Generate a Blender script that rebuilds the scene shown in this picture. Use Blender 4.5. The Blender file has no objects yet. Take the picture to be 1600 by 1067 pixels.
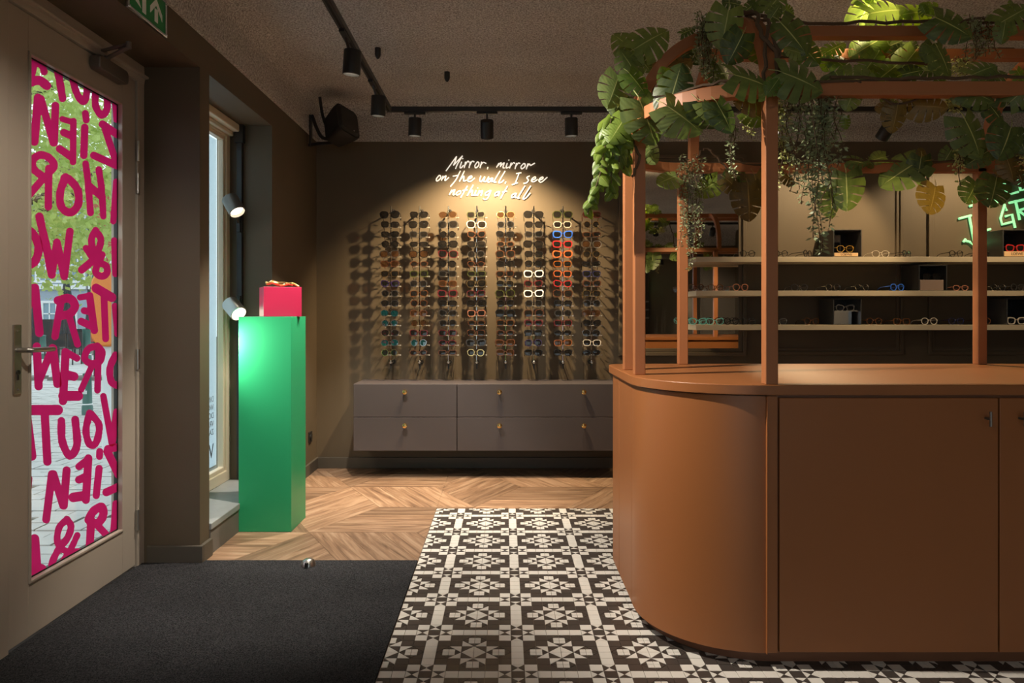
import bpy, bmesh, math, random
from mathutils import Vector, Matrix, Quaternion
R = math.radians
PI = math.pi
rnd = random.Random(7)
sc = bpy.context.scene
COL = sc.collection

# ------------------------------------------------------------------ camera
FPX, VX, VY, CH = 1105.0, 789.0, 492.0, 1.25      # focal length and principal point on the 1600 px frame, eye height
cam_d = bpy.data.cameras.new('camera')
cam = bpy.data.objects.new('camera', cam_d)
COL.objects.link(cam)
cam.location = (0, 0, CH)
cam.rotation_euler = (R(90), 0, 0)
cam_d.sensor_width = 36.0
cam_d.lens = FPX / 1600 * 36
cam_d.shift_x = (800 - VX) / 1600
cam_d.shift_y = -(533.5 - VY) / 1600
cam_d.clip_start = 0.05
cam_d.clip_end = 300
sc.camera = cam

# ------------------------------------------------------------------ world, exposure
w = bpy.data.worlds.new('World')
sc.world = w
w.use_nodes = True
bg = w.node_tree.nodes['Background']
bg.inputs[0].default_value = (0.80, 0.92, 1.0, 1)
bg.inputs[1].default_value = 1.9
sc.view_settings.view_transform = 'Standard'
sc.view_settings.look = 'None'
sc.view_settings.exposure = 0.0
sc.view_settings.gamma = 1.0
sc.view_settings.use_curve_mapping = False
sc.cycles.use_denoising = True
sc.cycles.max_bounces = 10
sc.cycles.transparent_max_bounces = 16
sc.cycles.sample_clamp_indirect = 4.0

WARM = (1.0, 0.90, 0.76)
AMBER = (1.0, 0.74, 0.42)
# energies of the spot lamps in watts
E = dict(wall_mid=250, wall_left=60, wall_right=60, wall_far=66, wall_far2=55, floor_a=210, floor_b=190,
         counter=310, top=190, pergola=5.5, window_a=16, window_b=10, window_near=20, rear=20, shop=170, door=85)  # shop, rear, door, top and pergola drive lamps added to brighten the scene


# ------------------------------------------------------------------ helpers
def at(px, py, Y):
    """point at distance Y seen at a pixel of the photograph"""
    return Vector(((px - VX) / FPX * Y, Y, CH - (py - VY) / FPX * Y))


def srgb(r, g, b):
    def f(c):
        c /= 255
        return c / 12.92 if c <= .04045 else ((c + .055) / 1.055) ** 2.4
    return (f(r), f(g), f(b), 1)


def nmat(name):
    m = bpy.data.materials.new(name)
    m.use_nodes = True
    nt = m.node_tree
    return m, nt, nt.nodes['Principled BSDF']


def mat(name, col, rough=.5, metal=0, vary=.06, vscale=6, bump=0, bscale=60, spec=.5, emit=None, estr=0, coat=0, detail=3):
    m, nt, b = nmat(name)
    N, L = nt.nodes, nt.links
    tc = N.new('ShaderNodeTexCoord')
    nz = N.new('ShaderNodeTexNoise')
    nz.inputs['Scale'].default_value = vscale
    nz.inputs['Detail'].default_value = detail
    L.new(tc.outputs['Object'], nz.inputs['Vector'])
    mx = N.new('ShaderNodeMix')
    mx.data_type = 'RGBA'
    c = col
    mx.inputs[6].default_value = (c[0] * (1 - vary), c[1] * (1 - vary), c[2] * (1 - vary), 1)
    mx.inputs[7].default_value = (min(1, c[0] * (1 + vary)), min(1, c[1] * (1 + vary)), min(1, c[2] * (1 + vary)), 1)
    L.new(nz.outputs['Fac'], mx.inputs[0])
    L.new(mx.outputs[2], b.inputs['Base Color'])
    b.inputs['Roughness'].default_value = rough
    b.inputs['Metallic'].default_value = metal
    b.inputs['Specular IOR Level'].default_value = spec
    b.inputs['Coat Weight'].default_value = coat
    if emit:
        b.inputs['Emission Color'].default_value = emit
        b.inputs['Emission Strength'].default_value = estr
    if bump:
        n2 = N.new('ShaderNodeTexNoise')
        n2.inputs['Scale'].default_value = bscale
        n2.inputs['Detail'].default_value = 4
        L.new(tc.outputs['Object'], n2.inputs['Vector'])
        bp = N.new('ShaderNodeBump')
        bp.inputs['Strength'].default_value = bump
        bp.inputs['Distance'].default_value = .01
        L.new(n2.outputs['Fac'], bp.inputs['Height'])
        L.new(bp.outputs['Normal'], b.inputs['Normal'])
    return m


def mat_glass(name, tint=(1, 1, 1, 1), refl=1.0, rough=0.0, solid=0.0, scol=(0.02, 0.02, 0.02, 1)):
    """thin pane: clear transmission, mirror-like sheen by angle, and optionally a dye that hides part of the view"""
    m, nt, b = nmat(name)
    N, L = nt.nodes, nt.links
    tr = N.new('ShaderNodeBsdfTransparent')
    tr.inputs[0].default_value = tint
    gl = N.new('ShaderNodeBsdfGlossy')
    gl.inputs['Roughness'].default_value = rough
    lw = N.new('ShaderNodeLayerWeight')
    lw.inputs[0].default_value = .5
    pw = N.new('ShaderNodeMath'); pw.operation = 'POWER'; pw.inputs[1].default_value = 5
    L.new(lw.outputs['Facing'], pw.inputs[0])
    mu = N.new('ShaderNodeMath')
    mu.operation = 'MULTIPLY_ADD'
    mu.use_clamp = True
    mu.inputs[1].default_value = .9 * refl
    mu.inputs[2].default_value = .045 * refl
    L.new(pw.outputs[0], mu.inputs[0])
    base = tr
    if solid:
        df = N.new('ShaderNodeBsdfDiffuse')
        df.inputs[0].default_value = scol
        m2 = N.new('ShaderNodeMixShader')
        m2.inputs[0].default_value = solid
        L.new(tr.outputs[0], m2.inputs[1])
        L.new(df.outputs[0], m2.inputs[2])
        base = m2
    m1 = N.new('ShaderNodeMixShader')
    L.new(mu.outputs[0], m1.inputs[0])
    L.new(base.outputs[0], m1.inputs[1])
    L.new(gl.outputs[0], m1.inputs[2])
    L.new(m1.outputs[0], N['Material Output'].inputs[0])
    N.remove(b)
    return m


class MB:
    """collects shapes, then links them as ONE mesh object"""
    def __init__(s):
        s.v, s.f, s.uv, s.mi = [], [], None, []

    def add(s, vs, fs, mi=0):
        o = len(s.v)
        s.v += [tuple(p) for p in vs]
        s.f += [tuple(i + o for i in f) for f in fs]
        s.mi += [mi] * len(fs)
        return s

    def box(s, a, b, mi=0):
        x0, x1 = sorted((a[0], b[0])); y0, y1 = sorted((a[1], b[1])); z0, z1 = sorted((a[2], b[2]))
        vs = [(x0, y0, z0), (x1, y0, z0), (x1, y1, z0), (x0, y1, z0), (x0, y0, z1), (x1, y0, z1), (x1, y1, z1), (x0, y1, z1)]
        return s.add(vs, [(0, 3, 2, 1), (4, 5, 6, 7), (0, 1, 5, 4), (1, 2, 6, 5), (2, 3, 7, 6), (3, 0, 4, 7)], mi)

    def prism(s, poly, z0, z1, fn=None, mi=0):
        """poly (counter-clockwise 2D) extruded z0..z1; fn maps (a,b,c) to space"""
        n = len(poly)
        fn = fn or (lambda a, b, c: (a, b, c))
        vs = [fn(p[0], p[1], z0) for p in poly] + [fn(p[0], p[1], z1) for p in poly]
        fs = [tuple(range(n))[::-1], tuple(range(n, 2 * n))] + [(i, (i + 1) % n, (i + 1) % n + n, i + n) for i in range(n)]
        return s.add(vs, fs, mi)

    def ring(s, outer, inner, z0, z1, fn=None):
        n = len(outer)
        fn = fn or (lambda a, b, c: (a, b, c))
        vs = [fn(p[0], p[1], z) for z in (z0, z1) for p in outer] + [fn(p[0], p[1], z) for z in (z0, z1) for p in inner]
        fs = []
        for i in range(n):
            j = (i + 1) % n
            fs += [(i, j, n + j, n + i), (2 * n + j, 2 * n + i, 3 * n + i, 3 * n + j), (n + i, n + j, 3 * n + j, 3 * n + i), (j, i, 2 * n + i, 2 * n + j)]
        return s.add(vs, fs)

    def tube(s, pts, r, n=8, closed=False, cap=True):
        pts = [Vector(p) for p in pts]
        m = len(pts)
        rr = r if isinstance(r, (list, tuple)) else [r] * m
        vs, fs = [], []
        up = None
        for i, p in enumerate(pts):
            a = pts[i - 1] if (i > 0 or closed) else p
            b = pts[(i + 1) % m] if (i < m - 1 or closed) else p
            t = (b - a)
            t = t.normalized() if t.length > 1e-9 else Vector((0, 0, 1))
            if up is None:
                up = t.orthogonal().normalized()
            up = (up - t * up.dot(t))
            up = up.normalized() if up.length > 1e-6 else t.orthogonal().normalized()
            q = t.cross(up)
            for k in range(n):
                an = 2 * PI * k / n
                vs.append(p + (up * math.cos(an) + q * math.sin(an)) * rr[i])
        for i in range(m if closed else m - 1):
            for k in range(n):
                a, b = i * n + k, i * n + (k + 1) % n
                c, d = ((i + 1) % m) * n + (k + 1) % n, ((i + 1) % m) * n + k
                fs.append((a, b, c, d))
        if cap and not closed:
            fs += [tuple(range(n))[::-1], tuple(range((m - 1) * n, m * n))]
        return s.add(vs, fs)

    def bar(s, pts, wv, hv, ref=(0, 0, 1)):
        """square-section bar swept along pts; wv across, hv along ref"""
        pts = [Vector(p) for p in pts]
        ref = Vector(ref)
        vs, fs = [], []
        m = len(pts)
        for i, p in enumerate(pts):
            a = pts[max(0, i - 1)]; b = pts[min(m - 1, i + 1)]
            t = (b - a).normalized()
            q = t.cross(ref).normalized()
            u = q.cross(t).normalized()
            if 0 < i < m - 1:
                k = 1 / max(.5, ((pts[i] - a).normalized().dot(t)))
            else:
                k = 1
            for (cx, cy) in ((-1, -1), (1, -1), (1, 1), (-1, 1)):
                vs.append(p + q * cx * wv / 2 + u * cy * hv / 2)
        for i in range(m - 1):
            for k in range(4):
                fs.append((i * 4 + k, i * 4 + (k + 1) % 4, i * 4 + 4 + (k + 1) % 4, i * 4 + 4 + k))
        fs += [(3, 2, 1, 0), tuple((m - 1) * 4 + k for k in range(4))]
        return s.add(vs, fs)

    def lathe(s, prof, n=20, fn=None):
        """prof: (radius, height) list around z"""
        fn = fn or (lambda a, b, c: (a, b, c))
        vs, fs = [], []
        for (r, z) in prof:
            for k in range(n):
                vs.append(fn(r * math.cos(2 * PI * k / n), r * math.sin(2 * PI * k / n), z))
        for i in range(len(prof) - 1):
            for k in range(n):
                fs.append((i * n + k, i * n + (k + 1) % n, (i + 1) * n + (k + 1) % n, (i + 1) * n + k))
        fs += [tuple(range(n))[::-1], tuple(range((len(prof) - 1) * n, len(prof) * n))]
        return s.add(vs, fs)

    def mesh(s, name, mats, smooth=False, off=None):
        off = off or Vector((0, 0, 0))
        me = bpy.data.meshes.new(name)
        me.from_pydata([(p[0] - off[0], p[1] - off[1], p[2] - off[2]) for p in s.v], [], s.f)
        for m in (mats if isinstance(mats, (list, tuple)) else [mats]):
            me.materials.append(m)
        if any(s.mi):
            me.polygons.foreach_set('material_index', s.mi)
        if s.uv:
            ul = me.uv_layers.new(name='UVMap')
            for p in me.polygons:
                for li, vi in zip(p.loop_indices, p.vertices):
                    ul.data[li].uv = s.uv[vi]
        bm = bmesh.new()
        bm.from_mesh(me)
        if len(bm.faces) < 60000:
            bmesh.ops.recalc_face_normals(bm, faces=bm.faces)
        bm.to_mesh(me)
        bm.free()
        if smooth:
            me.polygons.foreach_set('use_smooth', [True] * len(me.polygons))
        me.update()
        return me

    def build(s, name, mats, parent=None, smooth=False, bevel=0, local=False, seg=2, auto=True):
        off = Vector((0, 0, 0))
        if parent is not None and not local:
            p = parent
            while p is not None:
                off += p.location
                p = p.parent
        me = s.mesh(name, mats, smooth, off)
        o = bpy.data.objects.new(name, me)
        COL.objects.link(o)
        o.parent = parent
        if bevel:
            bv = o.modifiers.new('bevel', 'BEVEL')
            bv.width = bevel
            bv.segments = seg
            bv.limit_method = 'ANGLE'
            bv.angle_limit = R(40)
        if smooth and auto:
            try:
                me.set_sharp_from_angle(angle=R(38))
            except Exception:
                pass
        return o


def tag(o, label=None, cat=None, group=None, kind=None):
    if label: o['label'] = label
    if cat: o['category'] = cat
    if group: o['group'] = group
    if kind: o['kind'] = kind
    return o


def thing(name, loc, label, cat, group=None):
    o = bpy.data.objects.new(name, None)
    o.empty_display_size = .05
    COL.objects.link(o)
    o.location = loc
    return tag(o, label, cat, group)


def struct(name, mb, m, bevel=0, parent=None):
    o = mb.build(name, m, parent, bevel=bevel)
    o['kind'] = 'structure'
    return o


def rrect(x0, x1, y0, y1, radii, n=10):
    """rounded rectangle, ccw from lower-left corner; radii: ll, lr, ur, ul"""
    out = []
    for (cx, cy, a0, r) in ((x0, y0, 180, radii[0]), (x1, y0, 270, radii[1]), (x1, y1, 0, radii[2]), (x0, y1, 90, radii[3])):
        sx = 1 if cx == x0 else -1
        sy = 1 if cy == y0 else -1
        if r <= 1e-6:
            out.append((cx, cy))
            continue
        ox, oy = cx + sx * r, cy + sy * r
        for k in range(n + 1):
            a = R(a0 + 90 * k / n)
            out.append((ox + r * math.cos(a), oy + r * math.sin(a)))
    return out


def smooth_path(pts, k=4):
    """Catmull-Rom through 2D/3D points"""
    P = [Vector(p) for p in pts]
    if len(P) < 3:
        return P
    Q = [P[0] * 2 - P[1]] + P + [P[-1] * 2 - P[-2]]
    out = []
    for i in range(1, len(Q) - 2):
        for j in range(k):
            t = j / k
            a, b, c, d = Q[i - 1], Q[i], Q[i + 1], Q[i + 2]
            out.append(.5 * ((2 * b) + (c - a) * t + (2 * a - 5 * b + 4 * c - d) * t * t + (3 * b - 3 * c + d - a) * t ** 3))
    out.append(P[-1])
    return out


def copy_tree(o, parent=None):
    c = o.copy()
    COL.objects.link(c)
    c.parent = parent
    for ch in list(o.children):
        copy_tree(ch, c)
    return c


ORD = ['first', 'second', 'third', 'fourth', 'fifth', 'sixth', 'seventh', 'eighth', 'ninth', 'tenth', 'eleventh', 'twelfth', 'thirteenth', 'fourteenth', 'fifteenth', 'sixteenth', 'seventeenth', 'eighteenth']

# ------------------------------------------------------------------ materials
M = {}
M['wall'] = mat('wall_paint', srgb(92, 79, 61), .62, vary=.05, vscale=2, bump=.05, bscale=180)
M['wall_trim'] = mat('wall_trim_paint', srgb(84, 77, 67), .5, vary=.04)
M['terracotta'] = mat('terracotta_paint', srgb(150, 92, 50), .42, vary=.03, vscale=3, bump=.02, bscale=300)
M['post'] = mat('terracotta_steel', srgb(162, 101, 60), .52, vary=.03)
M['plinth'] = mat('plinth_paint', srgb(120, 76, 50), .5)
M['green'] = mat('green_lacquer', srgb(42, 164, 108), .38, vary=.03, vscale=2)
M['pink'] = mat('pink_lacquer', srgb(188, 34, 76), .4, vary=.03)
M['gold'] = mat('polished_gold', srgb(240, 196, 124), .28, metal=1)
M['brass'] = mat('brass', srgb(220, 185, 120), .25, metal=1)
M['steel'] = mat('brushed_steel', srgb(190, 188, 182), .32, metal=1)
M['chrome'] = mat('chrome', srgb(220, 220, 220), .12, metal=1)
M['closer'] = mat('grey_metal_paint', srgb(120, 112, 106), .4, metal=.6)
M['black'] = mat('black_metal', srgb(34, 32, 31), .42)
M['blackplastic'] = mat('black_plastic', srgb(28, 26, 25), .5, bump=.05, bscale=400)
M['cabinet'] = mat('charcoal_lacquer', srgb(80, 73, 74), .45, vary=.05, vscale=3)
M['joint'] = mat('dark_joint', srgb(20, 18, 17), .8)
M['cream'] = mat('cream_paint', srgb(172, 160, 146), .38, vary=.03)
M['windowframe'] = mat('window_cream_paint', srgb(214, 200, 176), .38, vary=.03)
M['sill'] = mat('grey_stone', srgb(150, 152, 152), .45, vary=.15, vscale=14, bump=.05, bscale=60)
M['concrete'] = mat('grey_plaster', srgb(112, 106, 98), .7, vary=.12, vscale=12)
M['shelf'] = mat('shelf_paint', srgb(186, 172, 148), .45, vary=.03)
M['displaybox'] = mat('smoked_grey_board', srgb(58, 57, 56), .35, vary=.05)
M['displayinner'] = mat('smoked_dark_board', srgb(34, 32, 31), .25)
M['block'] = mat('natural_wood_block', srgb(222, 184, 138), .5, vary=.12, vscale=18)
M['taupe'] = mat('taupe_block', srgb(150, 128, 116), .5)
M['ink'] = mat('ink', srgb(30, 24, 20), .6)
M['whiteink'] = mat('white_print', srgb(235, 238, 236), .5)
M['signgreen'] = mat('exit_sign_green', srgb(0, 132, 62), .4)
M['lens_dark'] = mat_glass('smoked_lens', (.10, .085, .075, 1), 1.0, 0.02, .35)
M['lens_brown'] = mat_glass('brown_lens', (.34, .20, .11, 1), 1.0, 0.02, .3, (.08, .04, .02, 1))
M['lens_clear'] = mat_glass('clear_lens', (.95, .95, .95, 1), 1.8, 0.03)
M['lens_teal'] = mat_glass('teal_mirror_lens', (.04, .14, .16, 1), 3.0, 0.02, .3, (.01, .10, .12, 1))
M['acrylic'] = mat_glass('acrylic', (.9, .9, .88, 1), 1.5, 0.05, .25, (.75, .72, .66, 1))
M['glass'] = mat_glass('window_glass', (.96, .98, .97, 1), 1.2, 0.0)
M['neon_white'] = mat('white_neon_tube', srgb(250, 240, 228), .4, emit=(1, .90, .76, 1), estr=.85)
M['neon_green'] = mat('green_neon_tube', srgb(150, 235, 165), .4, emit=(.30, .86, .40, 1), estr=.85)
M['lampglow'] = mat('lamp_glow', srgb(255, 240, 215), .4, emit=(1, .88, .68, 1), estr=9)
M['vine'] = mat('vine_bark', srgb(88, 68, 48), .8, vary=.2, vscale=40)


def m_mirror():
    m, nt, b = nmat('mirror_silver')
    b.inputs['Base Color'].default_value = (.80, .80, .78, 1)
    b.inputs['Metallic'].default_value = 1
    b.inputs['Roughness'].default_value = .015
    return m
M['mirror'] = m_mirror()


def m_stucco():
    m, nt, b = nmat('rough_stucco')
    N, L = nt.nodes, nt.links
    tc = N.new('ShaderNodeTexCoord')
    vo = N.new('ShaderNodeTexNoise')
    vo.inputs['Scale'].default_value = 95
    vo.inputs['Detail'].default_value = 5
    vo.inputs['Roughness'].default_value = .65
    L.new(tc.outputs['Object'], vo.inputs['Vector'])
    cr = N.new('ShaderNodeValToRGB')
    cr.color_ramp.elements[0].position = .36
    cr.color_ramp.elements[0].color = srgb(148, 139, 133)
    cr.color_ramp.elements[1].position = .62
    cr.color_ramp.elements[1].color = srgb(243, 237, 232)
    L.new(vo.outputs['Fac'], cr.inputs[0])
    n2 = N.new('ShaderNodeTexNoise')
    n2.inputs['Scale'].default_value = 1.6
    L.new(tc.outputs['Object'], n2.inputs['Vector'])
    mx = N.new('ShaderNodeMix')
    mx.data_type = 'RGBA'
    mx.blend_type = 'MULTIPLY'
    mx.inputs[0].default_value = .35
    L.new(cr.outputs[0], mx.inputs[6])
    L.new(n2.outputs['Fac'], mx.inputs[7])
    L.new(mx.outputs[2], b.inputs['Base Color'])
    b.inputs['Roughness'].default_value = .9
    bp = N.new('ShaderNodeBump')
    bp.inputs['Strength'].default_value = .9
    bp.inputs['Distance'].default_value = .012
    L.new(vo.outputs['Fac'], bp.inputs['Height'])
    L.new(bp.outputs['Normal'], b.inputs['Normal'])
    return m
M['stucco'] = m_stucco()


def m_carpet():
    m, nt, b = nmat('coir_carpet')
    N, L = nt.nodes, nt.links
    tc = N.new('ShaderNodeTexCoord')
    n = N.new('ShaderNodeTexNoise')
    n.inputs['Scale'].default_value = 240
    n.inputs['Detail'].default_value = 3
    L.new(tc.outputs['Object'], n.inputs['Vector'])
    cr = N.new('ShaderNodeValToRGB')
    cr.color_ramp.elements[0].position = .35
    cr.color_ramp.elements[0].color = srgb(22, 22, 24)
    cr.color_ramp.elements[1].position = .72
    cr.color_ramp.elements[1].color = srgb(82, 81, 84)
    L.new(n.outputs['Fac'], cr.inputs[0])
    n2 = N.new('ShaderNodeTexNoise')
    n2.inputs['Scale'].default_value = 5
    n2.inputs['Detail'].default_value = 4
    L.new(tc.outputs['Object'], n2.inputs['Vector'])
    mx = N.new('ShaderNodeMix')
    mx.data_type = 'RGBA'
    mx.blend_type = 'MULTIPLY'
    mx.inputs[0].default_value = .4
    L.new(cr.outputs[0], mx.inputs[6])
    L.new(n2.outputs['Fac'], mx.inputs[7])
    L.new(mx.outputs[2], b.inputs['Base Color'])
    b.inputs['Roughness'].default_value = .95
    b.inputs['Specular IOR Level'].default_value = .15
    bp = N.new('ShaderNodeBump')
    bp.inputs['Strength'].default_value = .8
    bp.inputs['Distance'].default_value = .006
    L.new(n.outputs['Fac'], bp.inputs['Height'])
    L.new(bp.outputs['Normal'], b.inputs['Normal'])
    return m
M['carpet'] = m_carpet()


def m_wood():
    m, nt, b = nmat('oak_plank')
    N, L = nt.nodes, nt.links
    uv = N.new('ShaderNodeUVMap')
    mp = N.new('ShaderNodeMapping')
    mp.inputs['Scale'].default_value = (2.2, 26, 1)
    L.new(uv.outputs[0], mp.inputs[0])
    n = N.new('ShaderNodeTexNoise')
    n.inputs['Scale'].default_value = 1.0
    n.inputs['Detail'].default_value = 6
    n.inputs['Roughness'].default_value = .6
    n.inputs['Distortion'].default_value = .9
    L.new(mp.outputs[0], n.inputs['Vector'])
    cr = N.new('ShaderNodeValToRGB')
    e = cr.color_ramp.elements
    e[0].position = .26; e[0].color = srgb(92, 68, 52)
    e[1].position = .76; e[1].color = srgb(196, 166, 138)
    x = e.new(.5); x.color = srgb(152, 120, 94)
    L.new(n.outputs['Fac'], cr.inputs[0])
    oi = N.new('ShaderNodeObjectInfo')
    hs = N.new('ShaderNodeHueSaturation')
    mr = N.new('ShaderNodeMapRange')
    mr.inputs['To Min'].default_value = .66
    mr.inputs['To Max'].default_value = 1.12
    L.new(oi.outputs['Random'], mr.inputs['Value'])
    L.new(mr.outputs[0], hs.inputs['Value'])
    L.new(cr.outputs[0], hs.inputs['Color'])
    L.new(hs.outputs[0], b.inputs['Base Color'])
    b.inputs['Roughness'].default_value = .42
    bp = N.new('ShaderNodeBump')
    bp.inputs['Strength'].default_value = .12
    bp.inputs['Distance'].default_value = .004
    L.new(n.outputs['Fac'], bp.inputs['Height'])
    L.new(bp.outputs['Normal'], b.inputs['Normal'])
    return m
M['wood'] = m_wood()
M['tile_white'] = mat('white_tile', srgb(226, 221, 213), .28, vary=.05, vscale=9)
M['tile_dark'] = mat('dark_tile', srgb(72, 65, 61), .3, vary=.1, vscale=9)
M['grout'] = mat('grout', srgb(132, 120, 108), .9)
M['subfloor'] = mat('subfloor', srgb(60, 44, 32), .9)


def m_leaf(name, dark, light, vein, trans=.35):
    m, nt, b = nmat(name)
    N, L = nt.nodes, nt.links
    uv = N.new('ShaderNodeUVMap')
    sep = N.new('ShaderNodeSeparateXYZ')
    L.new(uv.outputs[0], sep.inputs[0])
    oi = N.new('ShaderNodeObjectInfo')
    n = N.new('ShaderNodeTexNoise')
    n.inputs['Scale'].default_value = 3
    L.new(uv.outputs[0], n.inputs['Vector'])
    ad = N.new('ShaderNodeMath'); ad.operation = 'ADD'; ad.use_clamp = True
    mu = N.new('ShaderNodeMath'); mu.operation = 'MULTIPLY_ADD'
    L.new(oi.outputs['Random'], mu.inputs[0]); mu.inputs[1].default_value = .8; mu.inputs[2].default_value = -.35
    L.new(mu.outputs[0], ad.inputs[0]); L.new(n.outputs['Fac'], ad.inputs[1])
    mx = N.new('ShaderNodeMix'); mx.data_type = 'RGBA'
    mx.inputs[6].default_value = dark; mx.inputs[7].default_value = light
    L.new(ad.outputs[0], mx.inputs[0])
    # pale midrib and side veins from the leaf's own UV (u across, v along)
    ab = N.new('ShaderNodeMath'); ab.operation = 'ABSOLUTE'; L.new(sep.outputs[0], ab.inputs[0])
    lt = N.new('ShaderNodeMath'); lt.operation = 'LESS_THAN'; lt.inputs[1].default_value = .028; L.new(ab.outputs[0], lt.inputs[0])
    mx2 = N.new('ShaderNodeMix'); mx2.data_type = 'RGBA'; mx2.inputs[7].default_value = vein
    L.new(lt.outputs[0], mx2.inputs[0]); L.new(mx.outputs[2], mx2.inputs[6])
    sv = N.new('ShaderNodeMath'); sv.operation = 'MULTIPLY'; sv.inputs[1].default_value = 70; L.new(sep.outputs[1], sv.inputs[0])
    sn = N.new('ShaderNodeMath'); sn.operation = 'SINE'; L.new(sv.outputs[0], sn.inputs[0])
    bp = N.new('ShaderNodeBump'); bp.inputs['Strength'].default_value = .10; bp.inputs['Distance'].default_value = .003
    L.new(sn.outputs[0], bp.inputs['Height']); L.new(bp.outputs['Normal'], b.inputs['Normal'])
    L.new(mx2.outputs[2], b.inputs['Base Color'])
    b.inputs['Roughness'].default_value = .42
    tl = N.new('ShaderNodeBsdfTranslucent')
    hs = N.new('ShaderNodeHueSaturation'); hs.inputs['Value'].default_value = 1.6; hs.inputs['Saturation'].default_value = 1.15
    L.new(mx2.outputs[2], hs.inputs['Color']); L.new(hs.outputs[0], tl.inputs[0])
    ms = N.new('ShaderNodeMixShader'); ms.inputs[0].default_value = trans
    L.new(b.outputs[0], ms.inputs[1]); L.new(tl.outputs[0], ms.inputs[2])
    L.new(ms.outputs[0], N['Material Output'].inputs[0])
    return m
M['leaf'] = m_leaf('monstera_leaf', srgb(58, 76, 42), srgb(124, 140, 76), srgb(176, 182, 122))
M['leaf_yellow'] = m_leaf('young_vine_leaf', srgb(74, 98, 38), srgb(120, 140, 56), srgb(160, 170, 96), .35)
M['leaf_brown'] = m_leaf('fading_leaf', srgb(88, 78, 42), srgb(134, 112, 62), srgb(160, 140, 88))
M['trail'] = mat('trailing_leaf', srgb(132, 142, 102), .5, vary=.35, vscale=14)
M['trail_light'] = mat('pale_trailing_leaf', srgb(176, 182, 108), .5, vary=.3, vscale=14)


def m_vinyl():
    m, nt, b = nmat('crimson_vinyl')
    N, L = nt.nodes, nt.links
    b.inputs['Base Color'].default_value = srgb(176, 24, 74)
    b.inputs['Roughness'].default_value = .4
    tc = N.new('ShaderNodeTexCoord')
    n = N.new('ShaderNodeTexNoise'); n.inputs['Scale'].default_value = 9
    L.new(tc.outputs['Object'], n.inputs['Vector'])
    mx = N.new('ShaderNodeMix'); mx.data_type = 'RGBA'
    mx.inputs[6].default_value = srgb(196, 22, 84); mx.inputs[7].default_value = srgb(226, 36, 108)
    L.new(n.outputs['Fac'], mx.inputs[0])
    tl = N.new('ShaderNodeBsdfTranslucent'); L.new(mx.outputs[2], tl.inputs[0])
    ms = N.new('ShaderNodeMixShader'); ms.inputs[0].default_value = .72
    L.new(b.outputs[0], ms.inputs[1]); L.new(tl.outputs[0], ms.inputs[2])
    L.new(ms.outputs[0], N['Material Output'].inputs[0])
    return m
M['vinyl'] = m_vinyl()


def m_film():
    m, nt, b = nmat('frosted_film')
    N, L = nt.nodes, nt.links
    tr = N.new('ShaderNodeBsdfTransparent'); tr.inputs[0].default_value = (.85, .92, .95, 1)
    tl = N.new('ShaderNodeBsdfTranslucent'); tl.inputs[0].default_value = (.86, .93, .96, 1)
    ms = N.new('ShaderNodeMixShader'); ms.inputs[0].default_value = .8
    L.new(tr.outputs[0], ms.inputs[1]); L.new(tl.outputs[0], ms.inputs[2])
    L.new(ms.outputs[0], N['Material Output'].inputs[0])
    N.remove(b)
    return m
M['film'] = m_film()
# outdoors
M['paver'] = mat('street_paver', srgb(188, 186, 182), .8, vary=.16, vscale=7, bump=.2, bscale=60)
M['mortar'] = mat('street_joint', srgb(92, 94, 84), .9)
M['house_blue'] = mat('grey_blue_render', srgb(158, 170, 182), .8, vary=.06)
M['house_white'] = mat('white_render', srgb(228, 230, 230), .7)
M['house_brick'] = mat('red_brick', srgb(170, 96, 76), .85, vary=.2, vscale=12)
M['pane'] = mat('far_window_pane', srgb(120, 150, 165), .15, spec=.8)
M['roof'] = mat('roof_tile', srgb(110, 80, 70), .8)
M['orange'] = mat('orange_enamel', srgb(244, 140, 56), .4)
M['bollard'] = mat('dark_green_enamel', srgb(66, 104, 96), .45)
M['parasol'] = mat('dark_canvas', srgb(70, 76, 80), .9)
M['whitepost'] = mat('white_enamel', srgb(232, 234, 234), .5)
M['bark'] = mat('tree_bark', srgb(92, 80, 66), .9, vary=.3)


def m_tree():
    m, nt, b = nmat('plane_tree_leaf')
    N, L = nt.nodes, nt.links
    tc = N.new('ShaderNodeTexCoord')
    n = N.new('ShaderNodeTexNoise'); n.inputs['Scale'].default_value = 5
    L.new(tc.outputs['Object'], n.inputs['Vector'])
    mx = N.new('ShaderNodeMix'); mx.data_type = 'RGBA'
    mx.inputs[6].default_value = srgb(150, 172, 82); mx.inputs[7].default_value = srgb(210, 222, 140)
    L.new(n.outputs['Fac'], mx.inputs[0]); L.new(mx.outputs[2], b.inputs['Base Color'])
    tl = N.new('ShaderNodeBsdfTranslucent'); L.new(mx.outputs[2], tl.inputs[0])
    ms = N.new('ShaderNodeMixShader'); ms.inputs[0].default_value = .55
    L.new(b.outputs[0], ms.inputs[1]); L.new(tl.outputs[0], ms.inputs[2])
    L.new(ms.outputs[0], N['Material Output'].inputs[0])
    return m
M['tree'] = m_tree()

# ================================================================== STRUCTURE
WL, WB, WR, WN = -1.54, 5.78, 4.7, -2.9            # left wall, back wall, right wall, wall behind the viewer
ZB, ZC = 2.665, 2.97                                # top of the painted wall, ceiling
DY0, DY1 = 2.05, 3.57                               # door opening
WY0, WY1 = 3.683, 4.675                             # window recess
SOF = 2.50
TY, TX, CY = 4.566, -0.44, 3.588                    # tile field edges, carpet edge

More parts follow.
